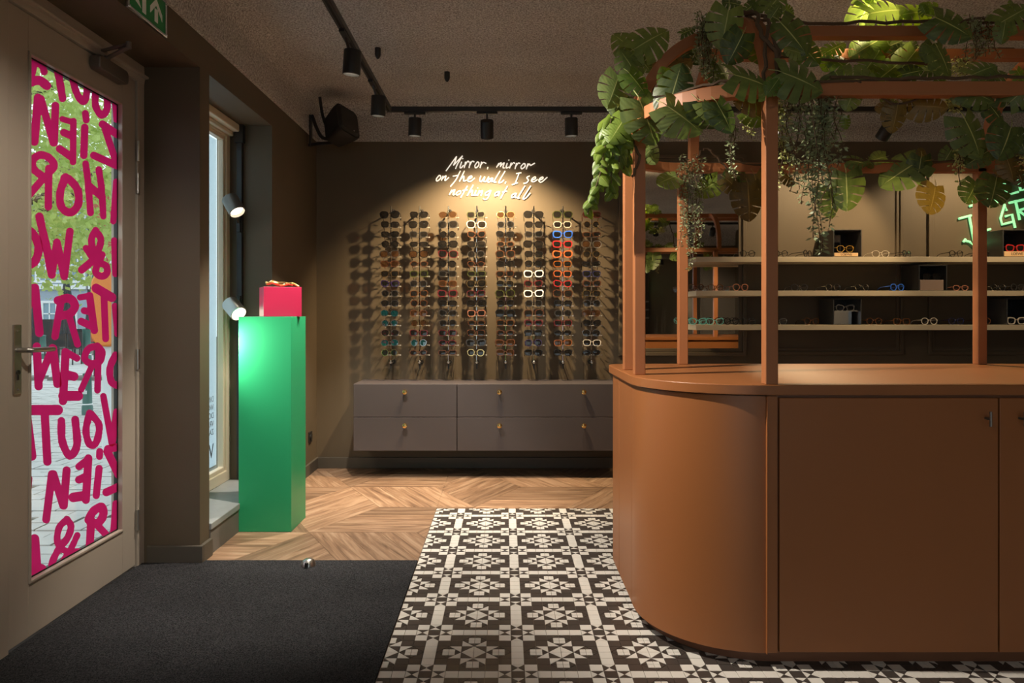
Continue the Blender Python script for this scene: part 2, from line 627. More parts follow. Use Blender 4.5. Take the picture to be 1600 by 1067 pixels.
b = MB()
b.box((-1.905, WN, SOF), (WL, WB + .12, 3.1))
b.box((-1.905, DY1, -.2), (WL, WY0, SOF))
b.box((-1.905, WY1, -.2), (WL, WB + .12, SOF))
b.box((-1.905, WY0, -.2), (WL, WY1, .13))
b.box((-1.905, WN, -.2), (WL, DY0, SOF)).box((-1.905, DY0, -.2), (-1.85, 2.43, SOF))
struct('wall_left', b, M['wall'])
wall_back = struct('wall_back', MB().box((WL, WB, -.2), (WR + .1, WB + .12, 3.1)), M['wall'])
struct('wall_right', MB().box((WR, WN, -.2), (WR + .1, WB, 3.1)), M['wall'])
b = MB().box((1.95, WN - .1, -.2), (WR + .1, WN, 3.1)).box((WL, WN - .1, 2.55), (1.95, WN, 3.1)).box((WL, WN - .1, -.2), (1.95, WN, .12)).box((WL, WN - .1, .12), (WL + .12, WN, 2.55))
wall_near = struct('wall_near', b, M['wall'])
win2 = tag(bpy.data.objects.new('unseen_window', None), kind='structure')  # unseen shopfront glazing, added to bring daylight in behind the viewer
COL.objects.link(win2)
win2.location = (.2, WN, .12)
b = MB()
for x in (-1.42, -.36, .76, 1.87):
    b.box((x, WN - .09, .12), (x + .07, WN - .02, 2.55))
b.box((-1.42, WN - .09, .12), (1.94, WN - .02, .20)).box((-1.42, WN - .09, 2.47), (1.94, WN - .02, 2.55))
b.build('window_frame', M['windowframe'], win2)
b = MB().box((-1.36, WN - .058, .19), (1.88, WN - .054, 2.48))
b.build('glass_pane', M['glass'], win2)


def portal(loc, rot, sx, sy):
    """tells the renderer where daylight enters; gives off no light of its own"""
    l = bpy.data.lights.new('daylight_portal', 'AREA')
    l.shape = 'RECTANGLE'; l.size = sx; l.size_y = sy
    l.cycles.is_portal = True
    o = bpy.data.objects.new('daylight_portal', l)
    COL.objects.link(o)
    o.location = loc; o.rotation_euler = rot
portal((.26, WN - .12, 1.33), (R(90), 0, 0), 3.3, 2.3)
portal((-1.93, 3.05, 1.24), (R(90), 0, R(-90)), .70, 2.06)
portal((-1.93, 4.18, 1.33), (R(90), 0, R(-90)), .9, 2.2)
struct('ceiling', MB().box((-1.905, WN - .1, ZC), (WR + .1, WB + .12, 3.15)), M['stucco'])
# stuccoed band between the painted wall and the ceiling, with a hollow curve at the top


def cove(x_or_y, sgn, along, a, c):
    b = MB()
    r = .11
    prof = [(0, ZB), (.022, ZB), (.022, ZC - r)]
    for k in range(1, 7):
        t = R(90 * k / 6)
        prof.append((.022 + r - r * math.cos(t), ZC - r + r * math.sin(t)))
    prof += [(.022 + r, ZC + .02), (0, ZC + .02)]
    if along == 'y':
        b.prism(prof, a, c, lambda p, q, t: (x_or_y + sgn * p, t, q))
    else:
        b.prism(prof, a, c, lambda p, q, t: (t, x_or_y + sgn * p, q))
    return b
struct('trim_1', cove(WL, 1, 'y', WN, WB), M['stucco'])
struct('trim_2', cove(WB, -1, 'x', WL, WR), M['stucco'])
struct('trim_3', cove(WN, 1, 'x', WL, WR), M['stucco'])

# baseboards
b = MB().box((WL, WY1, 0), (WL + .018, WB - .018, .089))
struct('baseboard_left', b, M['wall_trim'], .003)
struct('baseboard_back', MB().box((WL, WB - .018, 0), (WR, WB, .089)), M['wall_trim'], .003)
b = MB().box((-1.80, DY1 - .018, 0), (WL + .02, DY1, .089)).box((WL, DY1, 0), (WL + .02, WY0, .089))
struct('baseboard_pillar', b, M['wall_trim'], .003)

# stone sill of the window recess
struct('window_sill_1', MB().box((-1.90, WY0, .13), (WL + .012, WY1, .165)), M['sill'], .004)
struct('trim_4', MB().box((WL, WY0, 0), (WL + .006, WY1, .128)), M['concrete'])

# wall panels: raised picture-frame mouldings on the back wall (parts of the wall)


def moulding(x0, x1, z0, z1, wv, dep, Y, parent, name, m, sgn=-1):
    b = MB()
    def fn(p, q, t): return (p, Y + sgn * t, q)
    b.ring([(x0, z0), (x1, z0), (x1, z1), (x0, z1)], [(x0 + wv * .5, z0 + wv * .5), (x1 - wv * .5, z0 + wv * .5), (x1 - wv * .5, z1 - wv * .5), (x0 + wv * .5, z1 - wv * .5)], 0, dep, fn)
    w3 = wv
    b.ring([(x0 + wv * .5, z0 + wv * .5), (x1 - wv * .5, z0 + wv * .5), (x1 - wv * .5, z1 - wv * .5), (x0 + wv * .5, z1 - wv * .5)],
           [(x0 + w3, z0 + w3), (x1 - w3, z0 + w3), (x1 - w3, z1 - w3), (x0 + w3, z1 - w3)], 0, dep * .5, fn)
    return b.build(name, m, parent, bevel=.004)
ZP0, ZP1 = 0.925, 2.535
for (a, c) in ((1205, 1410), (1449, 1654)):
    moulding((a - VX) / FPX * WB, (c - VX) / FPX * WB, ZP0, ZP1, .055, .022, WB, wall_back, 'panel_moulding', M['wall'])
moulding(1.2, 2.4, .9, 2.5, .055, .022, WN, wall_near, 'panel_moulding', M['wall'], 1)

# ------------------------------------------------------------------ floor: base, planks, tiles
b = MB()
b.box((-1.905, WN, -.12), (WR, TY, -.0035), 0)
b.box((-1.905, TY, -.12), (WR, WB, -.0035), 1)
floor = struct('floor', b, [M['grout'], M['subfloor']])


def clip(poly, ax, lim, keep_gt):
    out = []
    for i in range(len(poly)):
        p, q = poly[i], poly[(i + 1) % len(poly)]
        ip = (p[ax] > lim) == keep_gt
        iq = (q[ax] > lim) == keep_gt
        if ip: out.append(p)
        if ip != iq:
            t = (lim - p[ax]) / (q[ax] - p[ax])
            out.append((p[0] + (q[0] - p[0]) * t, p[1] + (q[1] - p[1]) * t))
    return out


def inset(poly, d):
    n = len(poly)
    out = []
    for i in range(n):
        a, p, c = Vector(poly[i - 1]), Vector(poly[i]), Vector(poly[(i + 1) % n])
        e1 = (p - a); e2 = (c - p)
        if e1.length < 1e-6 or e2.length < 1e-6:
            out.append(tuple(p)); continue
        e1.normalize(); e2.normalize()
        n1 = Vector((-e1.y, e1.x)); n2 = Vector((-e2.y, e2.x))
        k = 1 + n1.dot(n2)
        out.append(tuple(p + (n1 + n2) * (d / max(k, .25))))
    return out


def area(poly):
    return .5 * sum(poly[i - 1][0] * poly[i][1] - poly[i][0] * poly[i - 1][1] for i in range(len(poly)))

# planks: rhombi of three strips each, tumbling-block layout
S = .62
A0 = Vector((-1.126, 4.067))
dirs = [Vector((math.cos(R(a)), math.sin(R(a)))) for a in (0, 60, 120)]
planks = []
for i in range(-8, 14):
    for j in range(-8, 10):
        # hexagon centres sit on the lattice 120 deg apart; each holds three rhombi meeting at its centre
        c = A0 + (dirs[0] + dirs[1]) * S * i + (dirs[1] + dirs[2]) * S * j
        if not (-2.6 < c.x < 5.6 and 2.6 < c.y < 6.8):
            continue
        for (u, v) in ((0, 1), (2, 3), (4, 5)):
            du = [dirs[0], dirs[1], dirs[2], -dirs[0], -dirs[1], -dirs[2]][u]
            dv = [dirs[0], dirs[1], dirs[2], -dirs[0], -dirs[1], -dirs[2]][v]
            for s in range(3):
                p0 = c + dv * S * s / 3
                p1 = c + dv * S * (s + 1) / 3
                planks.append(([tuple(p0), tuple(p0 + du * S), tuple(p1 + du * S), tuple(p1)], du))
    # second sub-lattice is covered because the rhombi tile the plane
for poly, du in planks:
    pieces = []
    for (x0, x1, y0, y1) in ((WL + .0, TX - .002, CY + .002, WB - .0), (TX - .002, WR - .02, TY + .002, WB - .0)):
        q = poly
        for ax, lim, gt in ((0, x0, True), (0, x1, False), (1, y0, True), (1, y1, False)):
            q = clip(q, ax, lim, gt) if len(q) > 2 else q
        if len(q) > 2 and abs(area(q)) > 2e-4:
            if area(q) < 0: q = q[::-1]
            pieces.append(inset(q, .0007))
    if not pieces:
        continue
    b = MB()
    b.uv = []
    ou, ov = rnd.uniform(0, 20), rnd.uniform(0, 20)
    nrm = Vector((-du.y, du.x))
    for q in pieces:
        b.prism(q, -.010, 0)
        for p in q + q:
            b.uv.append((Vector(p).dot(du) + ou, Vector(p).dot(nrm) + ov))
    b.build('plank', M['wood'], floor)

# tiles
U = .324 / 7
SX0, SY0 = -0.116, 3.594


def tile_unit():
    q = []                                            # quarter star: (polygon in tile units, 0 dark / 1 white)
    q += [([(0, 0), (1, 0), (0, 1)], 1), ([(1, 0), (1, 1), (0, 1)], 0)]
    arm = [([(1, 0), (2, 1), (1, 1)], 1), ([(1.5, 0), (2, 0), (2, .5), (1.5, .5)], 1), ([(1, 0), (1.5, 0), (1.5, .5)], 0), ([(1.5, .5), (2, .5), (2, 1)], 0),
           ([(2, 0), (2.5, 0), (2.5, .5), (2, .5)], 1), ([(2.5, 0), (3, 0), (2.5, .5)], 0), ([(2, .5), (2.5, .5), (2, 1)], 0), ([(3, 0), (3, 1), (2, 1)], 0)]
    q += arm + [([(y, x) for (x, y) in p], c) for p, c in arm]
    q += [([(1, 1), (2, 1), (2, 2), (1, 2)], 0), ([(2, 1), (3, 1), (3, 2), (2, 2)], 0), ([(1, 2), (2, 2), (2, 3), (1, 3)], 0), ([(2, 2), (3, 2), (3, 3), (2, 3)], 1)]
    out = []
    for sx in (1, -1):
        for sy in (1, -1):
            for p, c in q:
                out.append(([(x * sx, y * sy) for x, y in p], c))
    def sq(x, y): return [(x, y), (x + 1, y), (x + 1, y + 1), (x, y + 1)]
    for k in range(-3, 3):
        if k in (-3, 2):
            for (o, cx, cy) in ((0, 3, k), (1, k, 3)):
                m = (cx + .5, cy + .5)
                c4 = sq(cx, cy)
                for i in range(4):
                    horizontal = i in (0, 2)          # bottom and top triangles
                    white = horizontal if o == 0 else not horizontal
                    out.append(([c4[i], c4[(i + 1) % 4], m], int(white)))
        else:
            out.append((sq(3, k), 1)); out.append((sq(k, 3), 1))
    out.append((sq(3, 3), 0))
    return [(p if area(p) > 0 else p[::-1], c) for p, c in out]
unit = tile_unit()
TM = (M['tile_dark'], M['tile_white'])
cells = []
for i in range(-1, 11):
    for j in range(-6, 4):
        ox, oy = SX0 + i * .324, SY0 + j * .324
        for k, (p, c) in enumerate(unit):
            cx = ox + U * sum(a[0] for a in p) / len(p)
            cy = oy + U * sum(a[1] for a in p) / len(p)
            if cx < TX or cx > 3.15 or cy > TY or cy < 1.7:
                continue
            if .66 < cx < 3.1 and 2.63 < cy < 3.5:    # under the counter
                continue
            px, py = VX + FPX * cx / cy, VY + FPX * CH / cy
            inview = 585 < px < 1600 and py < 1066 and not (px > 1040 and py < 1031)
            if px > 955 and py < 1031 and (px - 955) > (py - 870) * .42: inview = False
            cells.append((cy if inview else 99 + cy, k, ox, oy, c))
cells.sort()
tmesh = {}
rest = MB()
for n, (_, k, ox, oy, c) in enumerate(cells):
    p = inset([(x * U, y * U) for x, y in unit[k][0]], .0009)
    if n < 300:
        if k not in tmesh:
            tmesh[k] = MB().prism(p, -.006, 0).mesh('tile', TM[c])
        o = bpy.data.objects.new('tile', tmesh[k])
        COL.objects.link(o)
        o.parent = floor
        o.location = (ox, oy, rnd.uniform(-.0003, .0003))
    else:
        rest.prism([(x + ox, y + oy) for x, y in p], -.006, 0, mi=c)
o = rest.build('tile_field', list(TM), floor)
o['kind'] = 'stuff'

# carpet by the door
b = MB().box((-1.825, DY0 + .01, -.004), (TX - .003, DY1 - .02, .006)).box((WL + .002, 0.2, -.004), (TX - .003, DY0 + .01, .006)).box((WL + .021, DY1 - .02, -.004), (TX - .003, CY, .006))
tag(b.build('entrance_carpet', M['carpet']), 'black flecked entrance carpet lying inside the glass door', 'carpet')
b = MB()
def dome(cx, cy):
    prof = [(.034, 0), (.033, .012), (.028, .024), (.018, .033), (.006, .037)]
    return prof
ds = thing('door_stop', at(482, 884, 3.52) * 1, 'small domed steel door stop on the edge of the black carpet', 'door stop')
ds.location = ((482 - VX) / FPX * 3.51, 3.51, .006)
MB().lathe([(.036, 0), (.036, .004), (.034, .012), (.028, .026), (.017, .034), (.004, .037)], 24).build('dome', M['steel'], ds, smooth=True, local=True)
MB().box((-.008, -.042, .004), (.008, -.028, .026)).build('rubber_pad', M['blackplastic'], ds, local=True, bevel=.002)

# ------------------------------------------------------------------ front door
XD = -1.83                                             # room face of the door leaf
GX = -1.85                                             # glass
door = tag(bpy.data.objects.new('door_1', None), kind='structure')
COL.objects.link(door)
door.location = (XD, DY0, 0)
LY0, LY1, LZ0, LZ1 = 2.60, 3.50, .012, 2.405
GY0, GY1, GZ0, GZ1 = 2.715, 3.385, .215, 2.265
for nm, a, c in (('stile', (LY0, LZ0), (GY0, LZ1)), ('stile', (GY1, LZ0), (LY1, LZ1)), ('rail', (GY0, LZ0), (GY1, GZ0)), ('rail', (GY0, GZ1), (GY1, LZ1))):
    MB().box((XD - .055, a[0], a[1]), (XD, c[0], c[1])).build(nm, M['cream'], door, bevel=.002)
b = MB()
def gfn(p, q, t): return (XD - t, p, q)
def rect(y0, y1, z0, z1): return [(y0, z0), (y1, z0), (y1, z1), (y0, z1)]
b.ring(rect(GY0, GY1, GZ0, GZ1), rect(GY0 + .012, GY1 - .012, GZ0 + .012, GZ1 - .012), -.006, .016, gfn)
b.build('glazing_bead', M['cream'], door, bevel=.003)
b = MB().ring(rect(GY0 + .010, GY1 - .010, GZ0 + .010, GZ1 - .010), rect(GY0 + .016, GY1 - .016, GZ0 + .016, GZ1 - .016), .017, .034, gfn)
b.build('rubber_seal', M['blackplastic'], door)
MB().box((GX - .006, GY0, GZ0), (GX, GY1, GZ1)).build('glass_pane', M['glass'], door)
# frame around the leaf: jambs and moulded head with a drip profile
b = MB().box((XD - .08, LY1 + .004, 0), (XD + .01, DY1, SOF - .03))
b.build('jamb', M['cream'], door, bevel=.003)
b = MB().box((XD - .08, 2.43, 0), (XD + .01, LY0 - .006, SOF - .03))
b.build('jamb', M['cream'], door, bevel=.003)
b = MB().prism([(XD - .08, LZ1 + .004), (XD + .012, LZ1 + .004), (XD + .016, 2.435), (XD + .034, 2.437), (XD + .036, 2.447), (XD + .014, 2.453), (XD + .012, SOF), (XD - .08, SOF)], 2.43, DY1 - .004, lambda p, q, t: (p, t, q))
b.build('door_head', M['cream'], door, bevel=.002)
for z in (2.06, 1.90, 1.03, .235):
    h = MB().tube([(XD + .012, LY1 + .003, z - .05), (XD + .012, LY1 + .003, z + .05)], .010, 10).build('hinge', M['steel'], door, smooth=True)
# handle
hp = MB().box((XD, 2.625, .953), (XD + .008, 2.668, 1.214)).build('handle_plate', M['steel'], door, bevel=.003)
b = MB().tube([(XD + .006, 2.645, 1.118), (XD + .045, 2.645, 1.118), (XD + .055, 2.655, 1.118), (XD + .056, 2.78, 1.116)], .0095, 10)
b.build('lever', M['steel'], hp, smooth=True)
MB().tube([(XD + .004, 2.645, 1.035), (XD + .012, 2.645, 1.035)], .009, 12).box((XD + .006, 2.641, 1.006), (XD + .011, 2.649, 1.034)).build('keyhole', M['ink'], hp)
for z in (1.19, .97):
    MB().tube([(XD + .006, 2.645, z), (XD + .010, 2.645, z)], .004, 8).build('screw', M['chrome'], hp)
# closer
cb = MB().prism(rrect(3.11, 3.35, 2.335, 2.40, (.02, .02, .02, .02), 5), XD + .001, XD + .05, lambda p, q, t: (t, p, q)).build('door_closer', M['closer'], door, bevel=.006)
MB().bar([(XD + .03, 3.20, 2.412), (-1.66, 3.12, 2.432)], .022, .008).build('closer_arm', M['closer'], cb, bevel=.002)
MB().bar([(-1.655, 3.12, 2.446), (XD + .03, 3.16, 2.43)], .018, .010).tube([(-1.66, 3.12, 2.425), (-1.66, 3.12, 2.455)], .012, 12).tube([(XD + .03, 3.20, 2.395), (XD + .03, 3.20, 2.42)], .014, 12).build('closer_link', M['closer'], cb, bevel=.002)

# lettering on the glass: brush strokes, seen from behind
CR = {'A': (20, 60, 5.335), 'B': (20, 220, 5.335), 'C': (20, 400, 5.335), 'D': (20, 560, 5.335), 'E': (20, 720, 5.08)}
letters = [
 ('A', [([(170, 120), (160, 260), (135, 370)], 70), ([(165, 195), (240, 225), (262, 278)], 55), ([(140, 368), (220, 350), (285, 395)], 70)]),
 ('A', [([(365, 230), (390, 350), (415, 500)], 60)]),
 ('A', [([(490, 300), (520, 420), (560, 505), (600, 520), (620, 420), (610, 370)], 56)]),
 ('A', [([(690, 440), (690, 560), (740, 640), (785, 590), (785, 490)], 56)]),
 ('A', [([(850, 520), (862, 680)], 44)]),
 ('A', [([(92, 490), (92, 545)], 30)]),
 ('A', [([(210, 495), (180, 860)], 65), ([(235, 505), (338, 870)], 62), ([(355, 560), (345, 870)], 58)]),
 ('A', [([(505, 690), (502, 1030)], 55), ([(505, 700), (412, 672)], 45), ([(495, 815), (425, 785)], 60), ([(490, 990), (390, 920)], 62)]),
 ('A', [([(600, 742), (592, 975)], 60), ([(605, 625), (612, 680)], 56)]),
 ('A', [([(748, 715), (870, 800)], 58), ([(770, 760), (850, 1000)], 56), ([(675, 975), (865, 1060)], 62)]),
 ('A', [([(95, 770), (112, 860)], 34)]),
 ('B', [([(300, 230), (296, 550)], 60), ([(300, 270), (345, 205), (300, 140), (225, 118), (165, 165), (175, 235), (240, 290)], 60), ([(265, 300), (120, 470)], 60)]),
 ('B', [([(440, 300), (395, 430), (405, 550), (480, 598), (545, 530), (540, 410), (475, 325), (430, 310)], 62)]),
 ('B', [([(607, 190), (625, 330), (648, 600)], 54), ([(717, 240), (740, 400), (755, 630)], 52), ([(630, 370), (745, 470)], 62)]),
 ('B', [([(862, 340), (838, 670)], 50)]),
 ('B', [([(95, 715), (180, 790), (215, 900), (180, 1010), (95, 1050)], 66)]),
 ('B', [([(222, 632), (295, 960), (325, 1115)], 66), ([(325, 1110), (368, 845)], 62), ([(368, 845), (428, 1130)], 62), ([(430, 1130), (476, 755)], 62)]),
 ('B', [([(690, 745), (735, 830), (690, 945), (655, 830), (690, 745)], 54), ([(610, 895), (690, 1000), (775, 1040), (785, 1100), (740, 1130), (690, 1085), (745, 950)], 54), ([(575, 1075), (690, 980)], 58)]),
 ('B', [([(845, 830), (855, 1110)], 50)]),
 ('C', [([(165, 265), (105, 530)], 60), ([(185, 265), (222, 640)], 64)]),
 ('C', [([(400, 385), (352, 670)], 60), ([(375, 370), (470, 352), (518, 412), (478, 478), (390, 500)], 66), ([(470, 500), (540, 735)], 52)]),
 ('C', [([(640, 330), (680, 620)], 60), ([(645, 330), (560, 345)], 50), ([(655, 465), (595, 455)], 56), ([(670, 590), (570, 545)], 60)]),
 ('C', [([(695, 268), (825, 345)], 72), ([(760, 335), (774, 690)], 56)]),
 ('C', [([(850, 415), (872, 650)], 46)]),
 ('C', [([(200, 755), (215, 1085)], 66), ([(215, 1050), (330, 765)], 62), ([(335, 770), (372, 1065)], 66)]),
 ('D', [([(440, -50), (418, 355)], 66), ([(435, -58), (535, -2)], 56), ([(430, 130), (510, 150)], 74), ([(420, 312), (545, 312)], 76)]),
 ('D', [([(715, -80), (706, 265)], 55), ([(705, -105), (630, -80), (600, -5), (640, 38), (720, 30), (745, -50), (705, -105)], 54), ([(665, 50), (570, 260)], 50)]),
 ('D', [([(855, -30), (810, 80), (822, 195), (885, 230)], 55)]),
 ('D', [([(165, 430), (375, 430)], 86), ([(265, 440), (288, 860)], 66)]),
 ('D', [([(120, 500), (160, 815)], 74), ([(105, 790), (150, 800)], 60)]),
 ('D', [([(405, 520), (412, 690), (475, 810), (535, 720), (520, 510)], 62)]),
 ('D', [([(640, 455), (610, 600), (640, 715), (695, 700), (720, 560), (655, 465)], 56)]),
 ('D', [([(755, 315), (825, 705)], 55), ([(830, 700), (865, 445)], 52)]),
 ('E', [([(310, 105), (265, 465)], 62), ([(322, 105), (400, 355)], 62), ([(427, 75), (405, 355)], 58)]),
 ('E', [([(128, 140), (100, 500)], 54)]),
 ('E', [([(600, -20), (580, 310)], 58), ([(595, -10), (525, 45)], 52), ([(590, 120), (525, 150)], 60), ([(575, 275), (480, 290)], 70)]),
 ('E', [([(685, 60), (662, 275)], 56), ([(690, -75), (688, -35)], 55)]),
 ('E', [([(755, -95), (840, -110)], 60), ([(750, -75), (840, 110)], 58), ([(742, 250), (840, 205)], 62)]),
 ('E', [([(622, 470), (610, 690)], 58), ([(600, 470), (640, 400), (705, 365), (718, 430), (680, 490), (620, 500)], 62), ([(670, 510), (765, 610)], 56)]),
 ('E', [([(818, 340), (800, 560)], 54)]),
 ('E', [([(430, 465), (368, 530), (355, 650), (420, 715), (530, 720)], 50), ([(430, 465), (462, 520), (435, 610), (365, 700), (315, 800), (312, 850)], 52), ([(512, 590), (465, 690), (395, 800)], 46)]),
 ('E', [([(172, 620), (188, 840)], 72), ([(90, 870), (225, 865)], 88)]),
]


import numpy as np


def field_mesh(strokes, cell):
    """outline of all strokes together: cells of a grid where the distance to a stroke is under its half width"""
    segs = []
    for pts, wd in strokes:
        P = smooth_path(pts, 5)
        m = len(P)
        for i in range(m - 1):
            segs.append((P[i], P[i + 1], wd * .53 * (1 + .05 * math.sin(i * 1.7 + wd))))
    x0 = min(min(s[0].x, s[1].x) - s[2] for s in segs) - cell; x1 = max(max(s[0].x, s[1].x) + s[2] for s in segs) + cell * 2
    y0 = min(min(s[0].y, s[1].y) - s[2] for s in segs) - cell; y1 = max(max(s[0].y, s[1].y) + s[2] for s in segs) + cell * 2
    gx, gy = np.arange(x0, x1, cell), np.arange(y0, y1, cell)
    X, Y = np.meshgrid(gx, gy)
    D = np.full(X.shape, 1e9)
    for a, c, h in segs:
        dx, dy = c.x - a.x, c.y - a.y
        l2 = dx * dx + dy * dy + 1e-9
        t = np.clip(((X - a.x) * dx + (Y - a.y) * dy) / l2, 0, 1)
        D = np.minimum(D, np.hypot(X - a.x - t * dx, Y - a.y - t * dy) - h)
    vs, fs, idx = [], [], {}
    def vert(key, x, y):
        if key not in idx:
            idx[key] = len(vs); vs.append((x, y))
        return idx[key]
    ny, nx = X.shape
    for j in range(ny - 1):
        for i in range(nx - 1):
            q = ((i, j), (i + 1, j), (i + 1, j + 1), (i, j + 1))
            d = [D[b_, a_] for a_, b_ in q]
            if min(d) >= 0: continue
            f = []
            for k in range(4):
                (a_, b_), (c_, e_) = q[k], q[(k + 1) % 4]
                if d[k] < 0: f.append(vert((a_, b_), gx[a_], gy[b_]))
                if (d[k] < 0) != (d[(k + 1) % 4] < 0):
                    t = d[k] / (d[k] - d[(k + 1) % 4])
                    key = ('e',) + tuple(sorted(((a_, b_), (c_, e_))))
                    f.append(vert(key, gx[a_] + (gx[c_] - gx[a_]) * t, gy[b_] + (gy[e_] - gy[b_]) * t))
            if len(f) > 2: fs.append(tuple(f))
    return vs, fs
for lay, (crop, strokes) in enumerate(letters):
    ox, oy, s = CR[crop]
    xg = GX + .0006 + .00025 * (lay % 4)
    vs, fs = field_mesh(strokes, 6.0)
    pts3 = []
    for x, y in vs:
        px = min(ox + x / s, 193.0)
        py = oy + y / s
        Y = xg * FPX / (px - VX)
        pts3.append((xg, Y, CH - (py - VY) / FPX * Y))
    MB().add(pts3, fs).build('letter', M['vinyl'], door)

# ------------------------------------------------------------------ window in the recess
win = tag(bpy.data.objects.new('window_1', None), kind='structure')
COL.objects.link(win)
XW = -1.815
win.location = (XW, WY0, .165)
b = MB().ring(rect(WY0, WY1 - .002, .165, SOF - .005), rect(WY0 + .05, WY1 - .062, .235, SOF - .085), -.0, .06, lambda p, q, t: (XW - t, p, q))
b.build('window_frame', M['windowframe'], win, bevel=.004)
b = MB().ring(rect(WY0 + .05, WY1 - .062, .235, SOF - .085), rect(WY0 + .075, WY1 - .087, .262, SOF - .112), .012, .05, lambda p, q, t: (XW - t, p, q))
b.build('window_sash', M['windowframe'], win, bevel=.005)
MB().box((XW + .001, WY0, SOF - .05), (XW + .075, WY1 - .02, SOF - .004)).box((XW + .001, WY0, SOF - .075), (XW + .03, WY1 - .02, SOF - .05)).build('blind_box', M['windowframe'], win, bevel=.006)
MB().box((XW - .046, WY0 + .06, .25), (XW - .040, WY1 - .08, SOF - .10)).build('glass_pane', M['glass'], win)
MB().box((XW - .049, WY0 + .085, .285), (XW - .0475, WY1 - .112, SOF - .12)).build('frosted_film', M['film'], win)


def text_mesh(txt, size, m, parent, matrix, name='lettering', extrude=.0006, align='LEFT'):
    cu = bpy.data.curves.new('t', 'FONT')
    cu.body = txt
    cu.size = size
    cu.extrude = extrude
    cu.align_x = align
    cu.resolution_u = 3
    t = bpy.data.objects.new('t', cu)
    COL.objects.link(t)
    dg = bpy.context.evaluated_depsgraph_get()
    me = bpy.data.meshes.new_from_object(t.evaluated_get(dg))
    bpy.data.objects.remove(t)
    me.materials.clear()
    me.materials.append(m)
    me.transform(matrix)
    o = bpy.data.objects.new(name, me)
    me.name = name
    COL.objects.link(o)
    o.parent = parent
    off = Vector((0, 0, 0)); p = parent
    while p is not None:
        off += p.location; p = p.parent
    me.transform(Matrix.Translation(-off))
    return o
# opening hours on the outside of the pane, so they read backwards from the room: text runs towards -Y
def revm(y, z, x): return Matrix(((0, 0, 1, x), (-1, 0, 0, y), (0, 1, 0, z), (0, 0, 0, 1)))
M['greyink'] = mat('grey_print', srgb(120, 130, 140), .6)
M['darkink'] = mat('dark_print', srgb(74, 82, 92), .6)
for i, t in enumerate(('DINS', 'WOENS', 'DONDER', 'VRIJ', 'ZATER')):
    text_mesh(t, .052, M['greyink'], win, revm(4.50, .70 - i * .052, XW - .0385), 'lettering')
text_mesh('WOUTERS', .13, M['darkink'], win, revm(4.50, .345, XW - .0385), 'lettering')

# ------------------------------------------------------------------ exit sign on the lintel
es = thing('exit_sign', (-1.505, 3.0, 2.484), 'green emergency exit sign with white arrow above the glass door', 'sign')
def sfn(p, q, t): return (-1.54 + t, p, q)
SY, SYE, SZ, SZE = 2.835, 3.163, 2.486, 2.652
MB().prism(rect(SY + .03, SYE - .03, SZ + .03, SZE - .02), .001, .018, sfn).build('back_box', M['blackplastic'], es)
MB().ring(rect(SY, SYE, SZ, SZE), rect(SY + .013, SYE - .013, SZ + .013, SZE - .013), .018, .030, sfn).build('frame', M['chrome'], es, bevel=.002)
pl = MB().prism(rect(SY + .006, SYE - .006, SZ + .006, SZE - .006), .017, .024, sfn).build('sign_plate', M['signgreen'], es)
b = MB()
ay = 3.073
b.prism([(ay - .014, SZ + .035), (ay + .014, SZ + .035), (ay + .014, SZ + .085), (ay + .014, SZ + .092), (ay - .014, SZ + .092)], .0245, .0255, sfn)
for s in (-1, 1):
    q = [(ay, SZ + .138), (ay + s * .052, SZ + .086), (ay + s * .052, SZ + .056), (ay + s * .0, SZ + .108)]
    b.prism(q if area(q) > 0 else q[::-1], .0245, .0258, sfn)
b.build('arrow', M['whiteink'], es)
b = MB()
for q in ([(2.955, SZ + .03), (2.985, SZ + .03), (2.985, SZ + .14), (2.955, SZ + .14)],
          [(2.875, SZ + .075), (2.90, SZ + .10), (2.945, SZ + .04), (2.90, SZ + .055)],
          [(2.862, SZ + .10), (2.885, SZ + .12), (2.945, SZ + .12), (2.945, SZ + .085), (2.90, SZ + .095)]):
    b.prism(q if area(q) > 0 else q[::-1], .0245, .0257, sfn)
b.build('pictogram', M['whiteink'], es)
for y in (SY + .01, SYE - .01):
    for z in (SZ + .01, SZE - .02):
        MB().tube([sfn(y, z, .03), sfn(y, z, .034)], .004, 8).build('screw', M['chrome'], es)

# ------------------------------------------------------------------ mirror on the back wall and the one facing it
mi = thing('wall_mirror', (1.44, WB, .916), 'tall wall mirror in a dark moulded frame behind the counter posts', 'mirror')
mx0, mx1 = (966 - VX) / FPX * WB, (1165 - VX) / FPX * WB
moulding(mx0, mx1, .916, 2.555, .062, .03, WB, mi, 'frame', M['wall'])
MB().box((mx0 + .05, WB - .008, .966), (mx1 - .05, WB - .002, 2.505)).build('mirror_glass', M['mirror'], mi)
mi2 = thing('wall_mirror', (3.0, WN, .75), 'tall mirror on the far side of the shop, seen only inside the wall mirror', 'mirror')
moulding(2.75, 4.05, .72, 2.45, .062, .03, WN, mi2, 'frame', M['wall'], 1)
MB().box((2.80, WN + .002, .77), (4.0, WN + .008, 2.40)).build('mirror_glass', M['mirror'], mi2)

# wall outlet
wo = thing('wall_outlet', (WL, 5.58, .25), 'black square power outlet low on the dark wall behind the pedestal', 'outlet')
MB().box((WL, 5.535, .245), (WL + .010, 5.62, .33)).build('outlet_plate', M['blackplastic'], wo, bevel=.003)
MB().tube([(WL + .009, 5.578, .288), (WL + .016, 5.578, .288)], .024, 16).build('socket', M['black'], wo)

